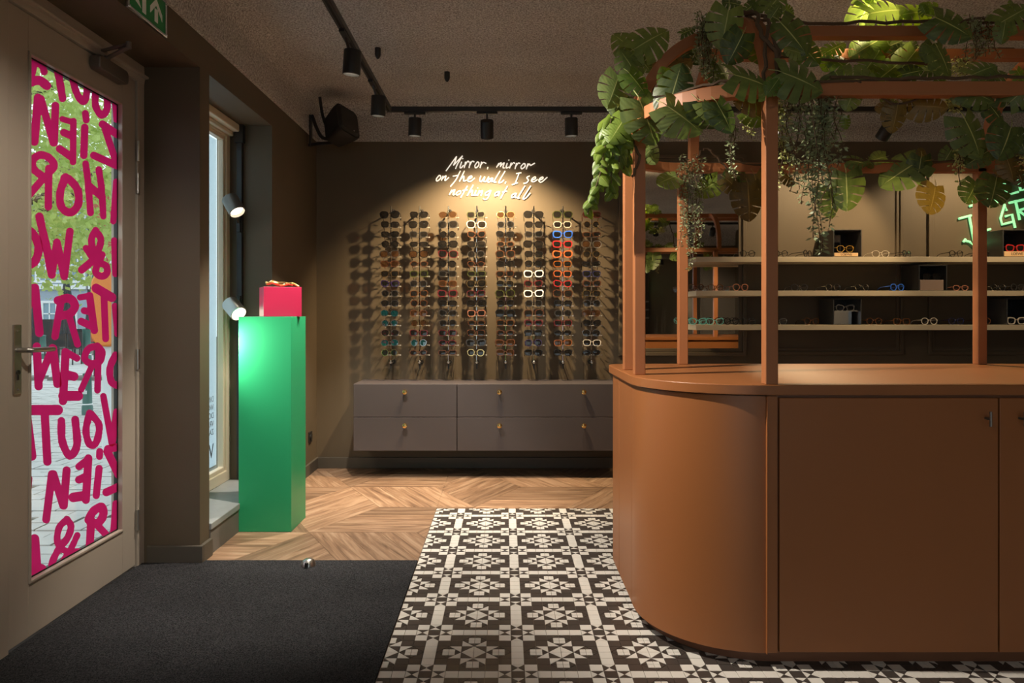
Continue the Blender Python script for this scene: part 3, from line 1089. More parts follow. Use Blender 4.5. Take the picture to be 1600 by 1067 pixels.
# ================================================================== COUNTER
CX0, CX1 = .53, 3.4
ct = thing('counter', (1.9, 3.05, 0), 'terracotta brown service counter with rounded corner, flush doors and wooden pergola above', 'counter')
MB().prism(rrect(CX0 + .04, CX1, 2.553, 3.52, (.40, 0, 0, .10), 16), 0, .055).build('plinth', M['plinth'], ct, smooth=True)
# carcass, kept a little behind the skins
MB().prism(rrect(CX0 + .012, CX1, 2.527, 3.553, (.40, 0, 0, .10), 16), .049, .966).build('carcass', M['plinth'], ct, smooth=True)


def skin(pts, name, z0=.049, z1=.962, th=.014, bev=.0015, sm=True):
    """panel standing along a plan line, outer side to the right of travel"""
    P = [Vector(p) for p in pts]
    o, i = [], []
    for k, p in enumerate(P):
        a, c = P[max(0, k - 1)], P[min(len(P) - 1, k + 1)]
        t = (c - a).normalized()
        n = Vector((t.y, -t.x))
        o.append(tuple(p)); i.append(tuple(p - n * th))
    poly = o + i[::-1]
    if area(poly) < 0: poly = poly[::-1]
    return MB().prism(poly, z0, z1).build(name, M['terracotta'], ct, smooth=sm, bevel=bev)
FY = 2.513
arc = []
r = .40
for k in range(25):
    a = R(180 + 90 * k / 24)
    arc.append((CX0 + r + r * math.cos(a), FY + r + r * math.sin(a)))
skin([(CX0, 2.955)] + arc + [(.927, FY)], 'curved_panel')
skin([(.931, FY), (.969, FY)], 'post_strip', sm=False)
skin([(CX0, 3.285), (CX0, 2.959)], 'side_panel', sm=False)
arc2 = [(CX0 + .10 + .10 * math.cos(R(90 + 90 * k / 8)), 3.465 + .10 * math.sin(R(90 + 90 * k / 8))) for k in range(9)]
skin([(CX1, 3.565)] + arc2 + [(CX0, 3.289)], 'rear_panel')
for (x0, x1, hx) in ((.975, 1.751, 1.706), (1.757, 2.533, 1.826)):
    d = skin([(x0, FY - .002), (x1, FY - .002)], 'door', .052, .955, .016, .0015, False)
    b = MB().tube([(hx, FY - .002, .884), (hx, FY - .030, .884)], .0045, 8).tube([(hx, FY - .030, .858), (hx, FY - .030, .910)], .0045, 8)
    b.build('handle', M['closer'], d, smooth=True)
skin([(2.539, FY - .002), (3.38, FY - .002)], 'door', .052, .955, .016, .0015, False)
top = MB().prism(rrect(.512, 3.42, 2.50, 3.585, (.415, 0, 0, .11), 20), .966, 1.003).build('worktop', M['terracotta'], ct, smooth=True, bevel=.003)

# pergola: posts, ring beams, hoops (parts of the counter)
PW = .045
ZR, ZRB, ZT = 2.053, 1.985, 2.42
posts = [(.945, 2.525), (2.42, 2.525), (.557, 2.937), (.557, 3.19), (.89, 3.545), (2.38, 3.545)]
for (x, y) in posts:
    z1 = ZRB if y > 3.5 else ZR
    MB().box((x - PW / 2, y - PW / 2, 1.003), (x + PW / 2, y + PW / 2, z1)).build('post', M['post'], ct, bevel=.003)


def qarc(cx, cy, r, a0, a1, n=12):
    return [(cx + r * math.cos(R(a0 + (a1 - a0) * k / n)), cy + r * math.sin(R(a0 + (a1 - a0) * k / n))) for k in range(n + 1)]
ringf = [(x, y, ZR) for x, y in [(.557, 2.937)] + qarc(.957, 2.925, .40, 180, 270)[1:] + [(3.4, 2.525)]]
MB().bar(ringf, PW, .05).build('ring_beam', M['post'], ct, bevel=.003)
ringb = [(x, y, ZRB) for x, y in [(.557, 3.19)] + qarc(.90, 3.20, .345, 180, 90)[1:] + [(3.4, 3.545)]]
MB().bar(ringb, PW, .046).build('ring_beam', M['post'], ct, bevel=.003)
for (y) in (2.937, 3.19):
    hoop = [(.557, y, ZRB if y > 3 else ZR)] + [(x, y, z) for x, z in qarc(.937, ZT - .38, .38, 180, 90)] + [(3.4, y, ZT)]
    MB().bar(hoop, PW, .05, (0, 1, 0)).build('hoop_beam', M['post'], ct, bevel=.003)
for x in (.945, 2.42):
    f = [(x, 2.525, ZR)] + [(x, yy, zz) for yy, zz in qarc(2.915, ZT - .39, .39, 180, 90)] + [(x, 2.937, ZT)]
    MB().bar(f, PW, .05, (1, 0, 0)).build('rib', M['post'], ct, bevel=.003)
    f = [(x, 3.545, ZRB)] + [(x, yy, zz) for yy, zz in qarc(3.20, ZT - .345, .345, 0, 90)] + [(x, 3.19, ZT)]
    MB().bar(f, PW, .046, (1, 0, 0)).build('rib', M['post'], ct, bevel=.003)

# ================================================================== CABINET under the sunglasses
cab = thing('drawer_cabinet', (-.1, 5.6, .213), 'long charcoal wall-hung drawer cabinet with round brass knobs under the sunglasses', 'cabinet')
KX0, KX1, KJ = -1.156, 1.0, -.366
MB().box((KX0 + .004, 5.415, .217), (KX1, WB - .001, .704)).build('carcass', M['joint'], cab)
MB().box((KX0, 5.397, .704), (KX1 + .004, WB - .001, .724)).build('top_panel', M['cabinet'], cab, bevel=.002)
MB().box((KX0, 5.399, .213), (KX0 + .016, WB - .001, .703)).build('side_panel', M['cabinet'], cab, bevel=.001)
for (x0, x1, knobs) in ((KX0 + .001, KJ - .0025, (-.762,)), (KJ + .0025, KX1, (-.042, .60))):
    for (z0, z1, kz) in ((.214, .468, .408), (.472, .722, .664)):
        d = MB().box((x0, 5.393, z0), (x1, 5.412, z1)).build('drawer', M['cabinet'], cab, bevel=.0015)
        for kx in knobs:
            MB().lathe([(.008, 0), (.007, .010), (.015, .014), (.020, .022), (.018, .029), (.008, .033)], 16, lambda p, q, t: (kx + p, 5.393 - t, kz + q)).build('knob', M['brass'], d, smooth=True)

# ================================================================== PEDESTAL, BOX, ORNAMENT
pd = MB().box((-1.535, 4.074, 0), (-1.231, 4.368, 1.240)).build('pedestal', M['green'], bevel=.002)
tag(pd, 'tall glossy green square display pedestal standing before the window sill', 'pedestal')
ang = R(26)
cxp, cyp = at(412, 492, 4.105).x, 4.105
u = Vector((math.cos(ang), math.sin(ang))); v = Vector((-math.sin(ang), math.cos(ang)))
c0 = Vector((cxp, cyp))
q = [c0, c0 + u * .215, c0 + u * .215 + v * .20, c0 + v * .20]
pb = MB().prism([tuple(p) for p in q], 1.2405, 1.415).build('display_box', M['pink'], bevel=.0015)
tag(pb, 'crimson pink square box set askew on top of the green pedestal', 'box')
mid = c0 + u * .11 + v * .09
gf = thing('gold_figurine', (mid.x, mid.y, 1.415), 'small shiny gold reclining figurine lying on the pink box', 'figurine')


def skinned(name, verts, edges, rad, m, parent, root=0, sub=2):
    me = bpy.data.meshes.new(name)
    me.from_pydata(verts, edges, [])
    me.materials.append(m)
    o = bpy.data.objects.new(name, me)
    COL.objects.link(o)
    o.parent = parent
    sk = o.modifiers.new('skin', 'SKIN')
    sk.use_smooth_shade = True
    ss = o.modifiers.new('sub', 'SUBSURF')
    ss.levels = ss.render_levels = sub
    if not me.skin_vertices:
        bpy.context.view_layer.objects.active = o
        me.skin_vertices.new() if hasattr(me.skin_vertices, 'new') else None
    for i, d in enumerate(me.skin_vertices[0].data):
        d.radius = (rad[i], rad[i])
        d.use_root = (i == root)
    return o
# lying on its back, soles towards the window, knees drawn up, one arm stretched past the head
V = [(-.035, 0, .018), (.0, 0, .021), (.03, 0, .022), (.046, 0, .020), (.062, .0, .020),
     (-.050, .012, .034), (-.078, .013, .016), (-.084, .013, .034), (-.050, -.012, .034), (-.078, -.013, .016), (-.084, -.013, .034),
     (.040, .018, .022), (.066, .024, .026), (.088, .018, .014), (.104, .016, .005), (.040, -.018, .020), (.018, -.026, .010), (-.004, -.026, .008), (.074, 0, .020)]
Ed = [(0, 1), (1, 2), (2, 3), (3, 4), (4, 18), (0, 5), (5, 6), (6, 7), (0, 8), (8, 9), (9, 10), (2, 11), (11, 12), (12, 13), (13, 14), (2, 15), (15, 16), (16, 17)]
RD = [.016, .015, .018, .008, .013, .011, .008, .006, .011, .008, .006, .009, .007, .006, .005, .009, .007, .006, .011]
sk = skinned('body', V, Ed, RD, M['gold'], gf)
gf.rotation_euler.z = R(6)

# ================================================================== TRACK LAMPS


def aim(d):
    return Vector(d).normalized().to_track_quat('-Z', 'Y')


def lamp(pos, target, energy, size, blend, label, group, mount=None, vertical=False, r=.046, h=.125, col=WARM, body='black'):
    """cylindrical track spot; pos is the middle of the can, mount the point of the rail"""
    pos = Vector(pos)
    mount = Vector(mount) if mount else pos + Vector((0, 0, .115))
    t = thing('track_spotlight', mount, label, 'spotlight', group)
    mb = MB()
    if vertical:
        mb.box(mount - Vector((.012, .012, .055)), mount + Vector((.012, .012, .055)))
    elif abs(pos.y - TRY) < .15 or abs(pos.y - .3) < .01:
        mb.box(mount + Vector((-.075, -.014, -.017)), mount + Vector((.075, .014, -.0015)))
    else:
        mb.box(mount + Vector((-.014, -.075, -.017)), mount + Vector((.014, .075, -.0015)))
    mb.build('adapter', M['black'], t, bevel=.002)
    d = (Vector(target) - pos).normalized()
    MB().tube([mount if vertical else mount + Vector((0, 0, -.004)), mount + (pos - mount) * .5, pos - d * h * .45], .007, 8).build('stem', M['black'], t, smooth=True)
    can = MB().lathe([(.0, -h / 2 + .022), (r * .86, -h / 2 + .022), (r * .90, -h / 2), (r, -h / 2 + .002), (r, h / 2 - .004), (r * .95, h / 2), (.0, h / 2)], 28)
    bo = can.build('can', M[body], t, smooth=True, local=True)
    bo.location = pos - mount
    bo.rotation_mode = 'QUATERNION'
    bo.rotation_quaternion = aim(d)
    MB().lathe([(.0, -h / 2 + .018), (r * .80, -h / 2 + .018), (r * .80, -h / 2 + .020), (.0, -h / 2 + .020)], 24).build('light_disc', M['lampglow'], bo, local=True)
    ld = bpy.data.lights.new('spot_beam', 'SPOT')
    ld.energy = energy
    ld.color = col
    ld.spot_size = R(size)
    ld.spot_blend = blend
    ld.shadow_soft_size = .022
    lo = bpy.data.objects.new('spot_beam', ld)
    COL.objects.link(lo)
    lo.parent = bo
    lo.location = (0, 0, -h / 2 - .004)
    return t

TRX, TRY, TRZ = -.82, 5.01, 2.70
rail = thing('light_track', (TRX, TRY, TRZ), 'black ceiling light track running along two sides of the shop', 'light track')
b = MB().box((TRX - .018, WN + .6, TRZ - .012), (TRX + .018, TRY + .018, TRZ + .022))
b.build('rail', M['black'], rail, bevel=.002)
b = MB().box((TRX + .018, TRY - .018, TRZ - .012), (WR - .3, TRY + .018, TRZ + .022))
b.build('rail', M['black'], rail, bevel=.002)
MB().box((TRX - .006, WN + .6, TRZ - .0135), (TRX + .006, TRY - .02, TRZ - .012)).build('conductor', M['joint'], rail)
for (x, y) in ((TRX, 4.56), (-.41, TRY), (1.2, TRY), (2.9, TRY), (TRX, 2.2), (TRX, 0)):
    hk = MB().lathe([(.020, 0), (.020, -.045), (.012, -.062), (.004, -.07)][::-1], 14, lambda p, q, t: (x + p, y + q, ZC + t)).build('ceiling_hook', M['black'], rail, smooth=True)
    MB().tube([(x, y, ZC - .06), (x, y, TRZ + .02)], .0009, 5).build('wire', M['steel'], hk)
g = 'black track spotlights under the ceiling'
lamp((-.127, TRY, 2.565), (-.127, WB, 1.30), E['wall_mid'], 114, .6, 'black track spotlight above the white neon verse, tilted at the wall', g, (-.127, TRY, TRZ - .012), col=AMBER)
lamp((-.638, TRY, 2.58), (-.72, 5.2, .3), E['wall_left'], 62, .5, 'black track spotlight nearest the loudspeaker on the far track', g, (-.638, TRY, TRZ - .012))
lamp((.47, TRY, 2.58), (.52, 5.2, .3), E['wall_right'], 62, .5, 'black track spotlight on the far track just before the hanging leaves', g, (.47, TRY, TRZ - .012))
lamp((2.70, TRY, 2.555), (2.48, WB, 1.75), E['wall_far'], 86, .45, 'black tilted track spotlight partly behind a brown leaf', g, (2.76, TRY, TRZ - .012), col=AMBER)
lamp((3.85, TRY, 2.555), (3.55, WB, 1.75), E['wall_far2'], 86, .45, 'black track spotlight over the green neon lettering', g, (3.9, TRY, TRZ - .012), col=AMBER)
lamp((-.80, 3.70, 2.57), (-1.02, 3.95, 0), E['floor_a'], 70, .5, 'lit black spotlight, the larger of two on the track along the window side', g, (TRX, 3.62, TRZ - .012))
lamp((-.80, 4.47, 2.57), (-.95, 4.75, 0), E['floor_b'], 70, .5, 'lit black spotlight beside the track corner, near the loudspeaker', g, (TRX, 4.38, TRZ - .012))
# further along the same track, above the frame
lamp((-.80, 2.55, 2.57), (.60, 3.0, 1.25), E['counter'], 68, .7, 'black track spotlight above the entrance carpet, turned to the counter', g, (TRX, 2.5, TRZ - .012))
lamp((1.877, TRY, 2.565), (2.0, 3.15, 1.0), E['top'], 46, .6, 'added fill spotlight hidden behind the tall front post, turned to the worktop', g, (1.877, TRY, TRZ - .012), col=AMBER)  # added spot, kept out of view, to brighten the worktop
pl_ = thing('added_globe_lamp', (1.57, 3.06, 2.45), 'added small globe lamp standing in for the glow among the upper pergola leaves', 'lamp')  # added globe, stands in for the glow among the leaves
MB().box((1.545, 2.96, 2.444), (1.595, 3.09, 2.452)).tube([(1.57, 3.06, 2.452), (1.57, 3.06, 2.470)], .014, 12).build('holder', M['black'], pl_, bevel=.001)
MB().lathe([(.004, 2.468), (.014, 2.472), (.020, 2.484), (.017, 2.496), (.006, 2.503)], 16, lambda p, q, t: (1.57 + p, 3.06 + q, t)).build('bulb', M['lampglow'], pl_, smooth=True)
ld = bpy.data.lights.new('bulb_light', 'POINT')
ld.energy = E['pergola']; ld.color = AMBER; ld.shadow_soft_size = .03
lo = bpy.data.objects.new('bulb_light', ld); COL.objects.link(lo); lo.parent = pl_; lo.location = (0, 0, .085)
lamp((-.80, 1.55, 2.57), (-1.83, 2.95, .75), E['door'], 72, .8, 'added unseen track spotlight above the entrance carpet, turned to the glass door', g, (TRX, 1.50, TRZ - .012))  # unseen spot added to brighten the door
lamp((-.80, .4, 2.57), (1.4, 2.3, .4), E['rear'], 88, .7, 'added fill spotlight behind the viewer, turned to the counter front', g, (TRX, .4, TRZ - .012))  # unseen fill spot added for the counter front

rail2 = thing('light_track', (1.6, .3, TRZ), 'black ceiling light track crossing the shop behind the viewer', 'light track')
MB().box((TRX + .02, .282, TRZ - .012), (WR - .3, .318, TRZ + .022)).build('rail', M['black'], rail2, bevel=.002)
for k, (x, tx, ty) in enumerate(((.3, -.3, -1.0), (1.3, 1.2, -1.4), (2.4, 2.6, -1.2), (3.3, 3.4, -2.6), (3.9, 4.3, 1.2))):  # spots added behind the viewer to lift the ambient light
    lamp((x, .3, 2.57), (tx, ty, 0), E['shop'], 85, .6, 'added fill spotlight behind the viewer, %s along the cross track' % ORD[k], 'added fill spotlights on the cross track', (x, .3, TRZ - .012))

# window rail and its lamps
wr = thing('window_light_track', (-1.745, WY1, .2), 'black vertical light track on the side of the window recess', 'light track')
MB().box((-1.762, WY1 - .032, .17), (-1.728, WY1, SOF)).build('rail', M['black'], wr, bevel=.002)
MB().box((-1.775, WY1 - .045, 2.38), (-1.715, WY1, SOF - .002)).build('feed_box', M['black'], wr, bevel=.003)
g2 = 'small spotlights on the window track'
p1 = at(365, 321, 4.50)
lamp(p1, (p1.x + .42, 4.28, p1.z - .62), E['window_a'], 60, .6, 'lit grey spotlight on the window track, the upper one', g2, (-1.745, WY1 - .04, p1.z - .10), True, .052, .12, body='closer')
p2 = at(366, 482, 4.44)
lamp(p2, (p2.x + .40, 4.18, p2.z - .36), E['window_b'], 60, .6, 'steel spotlight on the window track beside the pedestal top', g2, (-1.745, WY1 - .04, p2.z + .03), True, .052, .115, body='steel')
wr2 = thing('window_light_track', (-1.745, WY0, .2), 'black vertical light track hidden on the near side of the window recess', 'light track')
MB().box((-1.762, WY0, .17), (-1.728, WY0 + .032, SOF)).build('rail', M['black'], wr2, bevel=.002)
lamp((-1.72, 3.92, 1.10), (-1.42, 4.13, 1.02), E['window_near'], 120, .8, 'spotlight on the near side of the window recess, turned to the pedestal', g2, (-1.745, WY0 + .04, 1.12), True, .042, .10)

# ================================================================== LOUDSPEAKER
sp = thing('loudspeaker', (-1.25, 5.42, 2.70), 'black wall loudspeaker on a bracket in the corner under the ceiling', 'loudspeaker')
b = MB()
back = rrect(-.075, .075, -.11, .11, (.03, .03, .03, .03), 5)
frontp = rrect(-.105, .105, -.132, .132, (.045, .045, .045, .045), 5)
n = len(back)
vs = [(p[0], .11, p[1]) for p in back] + [(p[0], -.03, p[1]) for p in frontp] + [(p[0], -.07, p[1]) for p in frontp]
fs = [tuple(range(n))]
for ly in range(2):
    for i in range(n):
        fs.append((ly * n + i, ly * n + (i + 1) % n, (ly + 1) * n + (i + 1) % n, (ly + 1) * n + i))
fs.append(tuple(range(2 * n, 3 * n))[::-1])
b.add(vs, fs)
cabn = b.build('cabinet', M['blackplastic'], sp, local=True, smooth=True)
g3 = rrect(-.094, .094, -.12, .12, (.04, .04, .04, .04), 5)
b = MB()
vs = [(p[0], -.071, p[1]) for p in g3] + [(p[0] * .85, -.088, p[1] * .85) for p in g3]
b.add(vs, [(i, (i + 1) % n, n + (i + 1) % n, n + i) for i in range(n)] + [tuple(range(n, 2 * n))])
gr = b.build('grille', M['black'], sp, local=True, smooth=True)
b = MB().tube([(.035, -.088, -.09), (.035, -.0895, -.09)], .006, 10)
lg = b.build('badge', M['steel'], sp, local=True)
rot = (R(-24), R(14), R(52))
for o in (cabn, gr, lg):
    o.rotation_euler = rot
b = MB().bar([(-1.525, 5.50, 2.57), (-1.40, 5.46, 2.575), (-1.27, 5.44, 2.58)], .02, .02)
b.bar([(-1.51, 5.5, 2.56), (-1.51, 5.50, 2.80)], .05, .012, (1, 0, 0))
b.tube(smooth_path([(-1.50, 5.50, 2.80), (-1.46, 5.48, 2.70), (-1.41, 5.46, 2.62), (-1.33, 5.44, 2.60)], 5), .014, 8)
b.tube(smooth_path([(-1.43, 5.46, 2.93), (-1.41, 5.46, 2.80), (-1.37, 5.45, 2.68), (-1.35, 5.45, 2.60)], 5), .012, 8)
b.tube([(-1.26, 5.44, 2.57), (-1.26, 5.44, 2.61)], .03, 12)
b.build('bracket', M['black'], sp, smooth=True)

# ================================================================== SHELVES
SHX, SHY = 1.481, 5.48
for nm, z1, lab in (('display_shelf', 1.701, 'beige floating display shelf, the uppermost of three behind the counter'),
                    ('display_shelf', 1.438, 'beige floating display shelf, the middle one of three behind the counter'),
                    ('display_shelf', 1.173, 'beige floating display shelf, the lowest of three behind the counter')):
    s = MB().box((SHX, SHY, z1 - .041), (WR - .05, WB - .012, z1)).build(nm, M['shelf'], bevel=.002)
    tag(s, lab, 'shelf', 'floating display shelves')

# ================================================================== NEON
neon = thing('neon_sign', (-.127, WB - .02, 2.2), 'warm white neon script reading Mirror mirror on the wall above the sunglasses', 'neon sign')
NEON = [
 [[(268, 270), (388, 104)], [(388, 104), (372, 160), (352, 206)], [(352, 206), (456, 98)], [(456, 98), (400, 190), (376, 246)]],
 [[(447, 165), (427, 225), (440, 234), (468, 205)], [(457, 126), (460, 134)]],
 [[(490, 165), (475, 235)], [(478, 215), (515, 158), (530, 172)]],
 [[(545, 165), (530, 235)], [(533, 215), (565, 160), (590, 168)]],
 [[(625, 165), (597, 208), (607, 235), (640, 205), (640, 175), (622, 166)]],
 [[(672, 165), (655, 235)], [(660, 210), (690, 172), (725, 185)]],
 [[(745, 225), (738, 250)]],
 [[(870, 180), (842, 230)], [(850, 215), (895, 175), (885, 225)], [(888, 215), (930, 175), (915, 230), (935, 236)]],
 [[(965, 180), (950, 235), (985, 225)], [(981, 143), (984, 151)]],
 [[(1010, 175), (990, 240)], [(995, 220), (1035, 175), (1050, 186)]],
 [[(1070, 180), (1052, 248)], [(1055, 225), (1090, 180), (1110, 186)]],
 [[(1150, 185), (1120, 220), (1130, 245), (1165, 220), (1165, 190), (1147, 185)]],
 [[(1200, 185), (1180, 250)], [(1185, 225), (1215, 190), (1230, 206), (1278, 180)]],
 [[(190, 320), (158, 360), (165, 385), (205, 355), (205, 325), (187, 320)]],
 [[(235, 325), (215, 380)], [(220, 365), (268, 322), (255, 380), (303, 342)]],
 [[(432, 268), (380, 370), (318, 446)], [(345, 330), (412, 318)]],
 [[(478, 268), (420, 390)], [(435, 360), (472, 328), (468, 384), (500, 375)]],
 [[(515, 365), (560, 345), (555, 326), (525, 345), (515, 380), (545, 390), (595, 350)]],
 [[(665, 325), (650, 375), (670, 390), (710, 335), (697, 385), (720, 390), (755, 335)]],
 [[(795, 350), (752, 365), (742, 393), (765, 395), (800, 350), (790, 393), (815, 385)]],
 [[(882, 270), (815, 388), (842, 395)]],
 [[(940, 270), (870, 393), (895, 400), (928, 370)]],
 [[(950, 390), (940, 415)]],
 [[(1065, 300), (1125, 290)], [(1098, 295), (1055, 415)], [(1018, 427), (1085, 405)]],
 [[(1220, 325), (1187, 345), (1205, 375), (1182, 405), (1150, 412)]],
 [[(1245, 375), (1285, 355), (1280, 336), (1250, 355), (1240, 385), (1268, 392), (1310, 365)]],
 [[(1330, 375), (1370, 355), (1365, 338), (1335, 355), (1325, 385), (1355, 396), (1420, 340)]],
 [[(335, 485), (305, 542)], [(315, 520), (368, 482), (347, 540), (370, 535)]],
 [[(420, 495), (387, 520), (391, 545), (430, 525), (435, 500), (417, 495)]],
 [[(512, 440), (435, 572)], [(455, 495), (512, 483)]],
 [[(577, 428), (510, 552)], [(525, 525), (570, 490), (560, 545), (590, 540)]],
 [[(610, 490), (592, 545), (615, 540)], [(627, 458), (630, 466)]],
 [[(650, 490), (625, 550)], [(632, 530), (683, 492), (665, 550)]],
 [[(770, 490), (718, 520), (721, 550), (760, 525), (780, 490), (742, 578), (710, 596), (688, 580)]],
 [[(870, 500), (827, 525), (827, 555), (860, 535), (880, 500), (865, 556)]],
 [[(967, 442), (890, 582)], [(905, 510), (962, 498)]],
 [[(1060, 520), (1017, 545), (1017, 575), (1050, 555), (1070, 520), (1055, 570), (1078, 570)]],
 [[(1167, 438), (1087, 573), (1106, 577)]],
 [[(1232, 438), (1146, 577), (1172, 580), (1227, 520)]],
]
for L_ in NEON:
    b = MB()
    for s in L_:
        p = smooth_path([(x, y) for x, y in s], 4)
        b.tube([at(660 + q.x / 7.273, 230 + q.y / 7.273, WB - .014) for q in p], .0047, 6)
    b.build('letter', M['neon_white'], neon, smooth=True)
ng = thing('neon_sign', (3.75, WB - .02, 1.9), 'green neon handwriting in capital letters above the display shelves', 'neon sign')
GREEN = [
 [[(120, 545), (250, 510)], [(230, 525), (290, 840), (235, 785), (178, 772)], [(192, 755), (168, 786)]],
 [[(282, 490), (380, 468)], [(305, 492), (340, 690)], [(308, 585), (375, 568)], [(320, 692), (452, 652)]],
 [[(620, 462), (600, 395), (555, 540), (570, 605), (690, 575)], [(605, 520), (675, 500), (708, 640)]],
 [[(645, 380), (800, 345), (850, 370), (830, 430), (730, 465)], [(710, 350), (755, 558)], [(745, 460), (850, 540)]],
 [[(900, 330), (930, 500)], [(900, 330), (1000, 305)], [(910, 410), (990, 390)], [(930, 505), (1030, 480)]],
 [[(205, 292), (300, 262)], [(250, 280), (285, 400)], [(232, 415), (322, 388)]],
 [[(385, 235), (420, 380)], [(385, 240), (470, 225), (480, 280), (400, 305)], [(430, 300), (530, 375)]],
 [[(590, 150), (622, 298), (740, 265)]],
 [[(735, 110), (765, 250), (860, 225)], [(735, 112), (830, 90)], [(748, 180), (820, 160)]],
]
for L_ in GREEN:
    b = MB()
    for s in L_:
        b.tube([at(1480 + x / 6.667, 260 + y / 6.667, WB - .016) for x, y in s], .0098, 8)
    b.build('letter', M['neon_green'], ng, smooth=True)

# ================================================================== EYEWEAR
STY = dict(round=(.0235, .0235, 2.0, 0, .0034), panto=(.0245, .0225, 2.4, .0, .0046), square=(.0265, .0205, 3.4, .001, .0045), narrow=(.027, .0155, 3.6, .001, .0045),
           cat=(.0265, .0200, 2.5, .007, .005), oversize=(.030, .0255, 2.7, .002, .0045), pilot=(.0285, .0240, 2.5, -.001, .002), oval=(.0255, .0175, 2.1, .001, .0045), chunky=(.0275, .0205, 3.0, .004, .0075))
FM = {}


def frame_mat(key, col, rough=.25, metal=0, vary=.05, vscale=60):
    FM[key] = mat('frame_' + key, col, rough, metal, vary, vscale)
frame_mat('black', srgb(24, 22, 22)); frame_mat('charcoal', srgb(58, 56, 56)); frame_mat('brown', srgb(86, 52, 34), vary=.4, vscale=90)
frame_mat('tortoise', srgb(92, 56, 32), vary=.7, vscale=110); frame_mat('gold', srgb(226, 190, 128), .2, 1); frame_mat('silver', srgb(200, 200, 200), .2, 1)
frame_mat('white', srgb(240, 236, 230)); frame_mat('blue', srgb(52, 102, 206)); frame_mat('red', srgb(168, 42, 44)); frame_mat('orange', srgb(196, 98, 54))
frame_mat('amber', srgb(150, 84, 36)); frame_mat('green', srgb(66, 72, 34)); frame_mat('purple', srgb(48, 34, 78)); frame_mat('peach', srgb(236, 204, 180))
frame_mat('burgundy', srgb(96, 34, 40)); frame_mat('turquoise', srgb(120, 208, 206)); frame_mat('navy', srgb(44, 46, 84)); frame_mat('crystal', srgb(206, 196, 182), .15)
frame_mat('rose', srgb(168, 112, 92)); frame_mat('yellow', srgb(226, 180, 84), .3, .4)
GM = {}


def lens_loop(st, grow=0.0, n=22):
    a, b_, e, cat, t = STY[st]
    out = []
    for k in range(n):
        an = 2 * PI * k / n
        c, s = math.cos(an), math.sin(an)
        x = (a + grow) * math.copysign(abs(c) ** (2 / e), c)
        z = (b_ + grow) * math.copysign(abs(s) ** (2 / e), s)
        if z > 0: z += cat * max(0, x / a) * (z / b_)
        if z < 0: x *= 1 + .10 * z / b_
        out.append((x, z))
    return out


def glasses_meshes(st):
    if st in GM: return GM[st]
    a, b_, e, cat, t = STY[st]
    cx = a + t + .0085
    dy = .004 if t > .003 else .0022
    f = MB()
    inn, out = lens_loop(st), lens_loop(st, t)
    for s in (1, -1):
        fn = lambda p, q, y, s=s: (s * (cx + p), y + .10 * abs(cx + p) ** 2 * 2, q)
        f.ring(out, inn, -dy / 2, dy / 2, fn)
    zb = b_ * .35
    f.tube([(-.0095, 0, zb - .001), (0, -.001, zb + .003), (.0095, 0, zb - .001)], .0022 if t > .003 else .0012, 6)
    ends = cx + a + t
    for s in (1, -1):
        f.box((s * (ends - .003), -.002, zb - .002 + cat * .6), (s * (ends + .002), .006, zb + .005 + cat * .6))
    d = {'frame': f.mesh('frame', FM['black'])}
    for s, k in ((1, 'lens_a'), (-1, 'lens_b')):
        lb = MB()
        l2 = lens_loop(st, .0006)
        vs = [(s * (cx + p), .001 + .10 * (cx + p) ** 2 * 2, q) for p, q in l2] + [(s * cx, -.0015 + .2 * cx * cx, 0)]
        n = len(l2)
        lb.add(vs, [(i, (i + 1) % n, n) for i in range(n)])
        d[k] = lb.mesh('lens', M['lens_dark'], True)
        tb = MB()
        zt = zb + .0015 + cat * .6
        r0 = .0026 if t > .003 else .0013
        tb.tube([(s * ends, .004, zt), (s * (ends + .001), .05, zt), (s * (ends - .003), .10, zt - .002), (s * (ends - .006), .125, zt - .012), (s * (ends - .009), .142, zt - .030)], [r0, r0, r0, r0 * 1.1, r0], 5)
        d['t' + k] = tb.mesh('temple', FM['black'])
    GM[st] = d
    return d


def glasses(name, st, fcol, lens, loc, rot, label, cat, group=None, tilt=0):
    d = glasses_meshes(st)
    t = thing(name, loc, label, cat, group)
    t.rotation_euler = rot
    for key, nm, m in (('frame', 'frame', FM[fcol]), ('lens_a', 'lens', M[lens]), ('lens_b', 'lens', M[lens]), ('tlens_a', 'temple', FM[fcol]), ('tlens_b', 'temple', FM[fcol])):
        o = bpy.data.objects.new(nm, d[key])
        COL.objects.link(o)
        o.parent = t
        o.material_slots[0].link = 'OBJECT'
        o.material_slots[0].material = m
    return t

# --- the eight wall rods
RODX = [610.8, 655.7, 700.8, 745, 790.2, 834.2, 879.6, 924.4]
ROWY = [335.8 + 15.36 * k for k in range(15)]
YG, YR = 5.605, 5.628
rodname = ['the rod nearest the corner'] + ['the %s rod from the corner' % ORD[k] for k in range(1, 8)]
spec = {}
def S_(c, r, *a): spec[(c, r)] = a
for r_, a in {0: ('oversize', 'black'), 1: ('square', 'black'), 2: ('square', 'black'), 3: ('panto', 'black'), 4: ('oversize', 'silver', 'lens_brown'), 5: ('square', 'brown', 'lens_brown'), 6: ('square', 'gold'), 7: ('cat', 'purple'), 8: ('panto', 'charcoal'), 9: ('pilot', 'silver'), 10: ('pilot', 'silver', 'lens_teal'), 11: ('round', 'silver', 'lens_teal'), 12: ('pilot', 'silver'), 13: ('pilot', 'silver', 'lens_teal'), 14: ('round', 'gold')}.items(): S_(0, r_, *a)
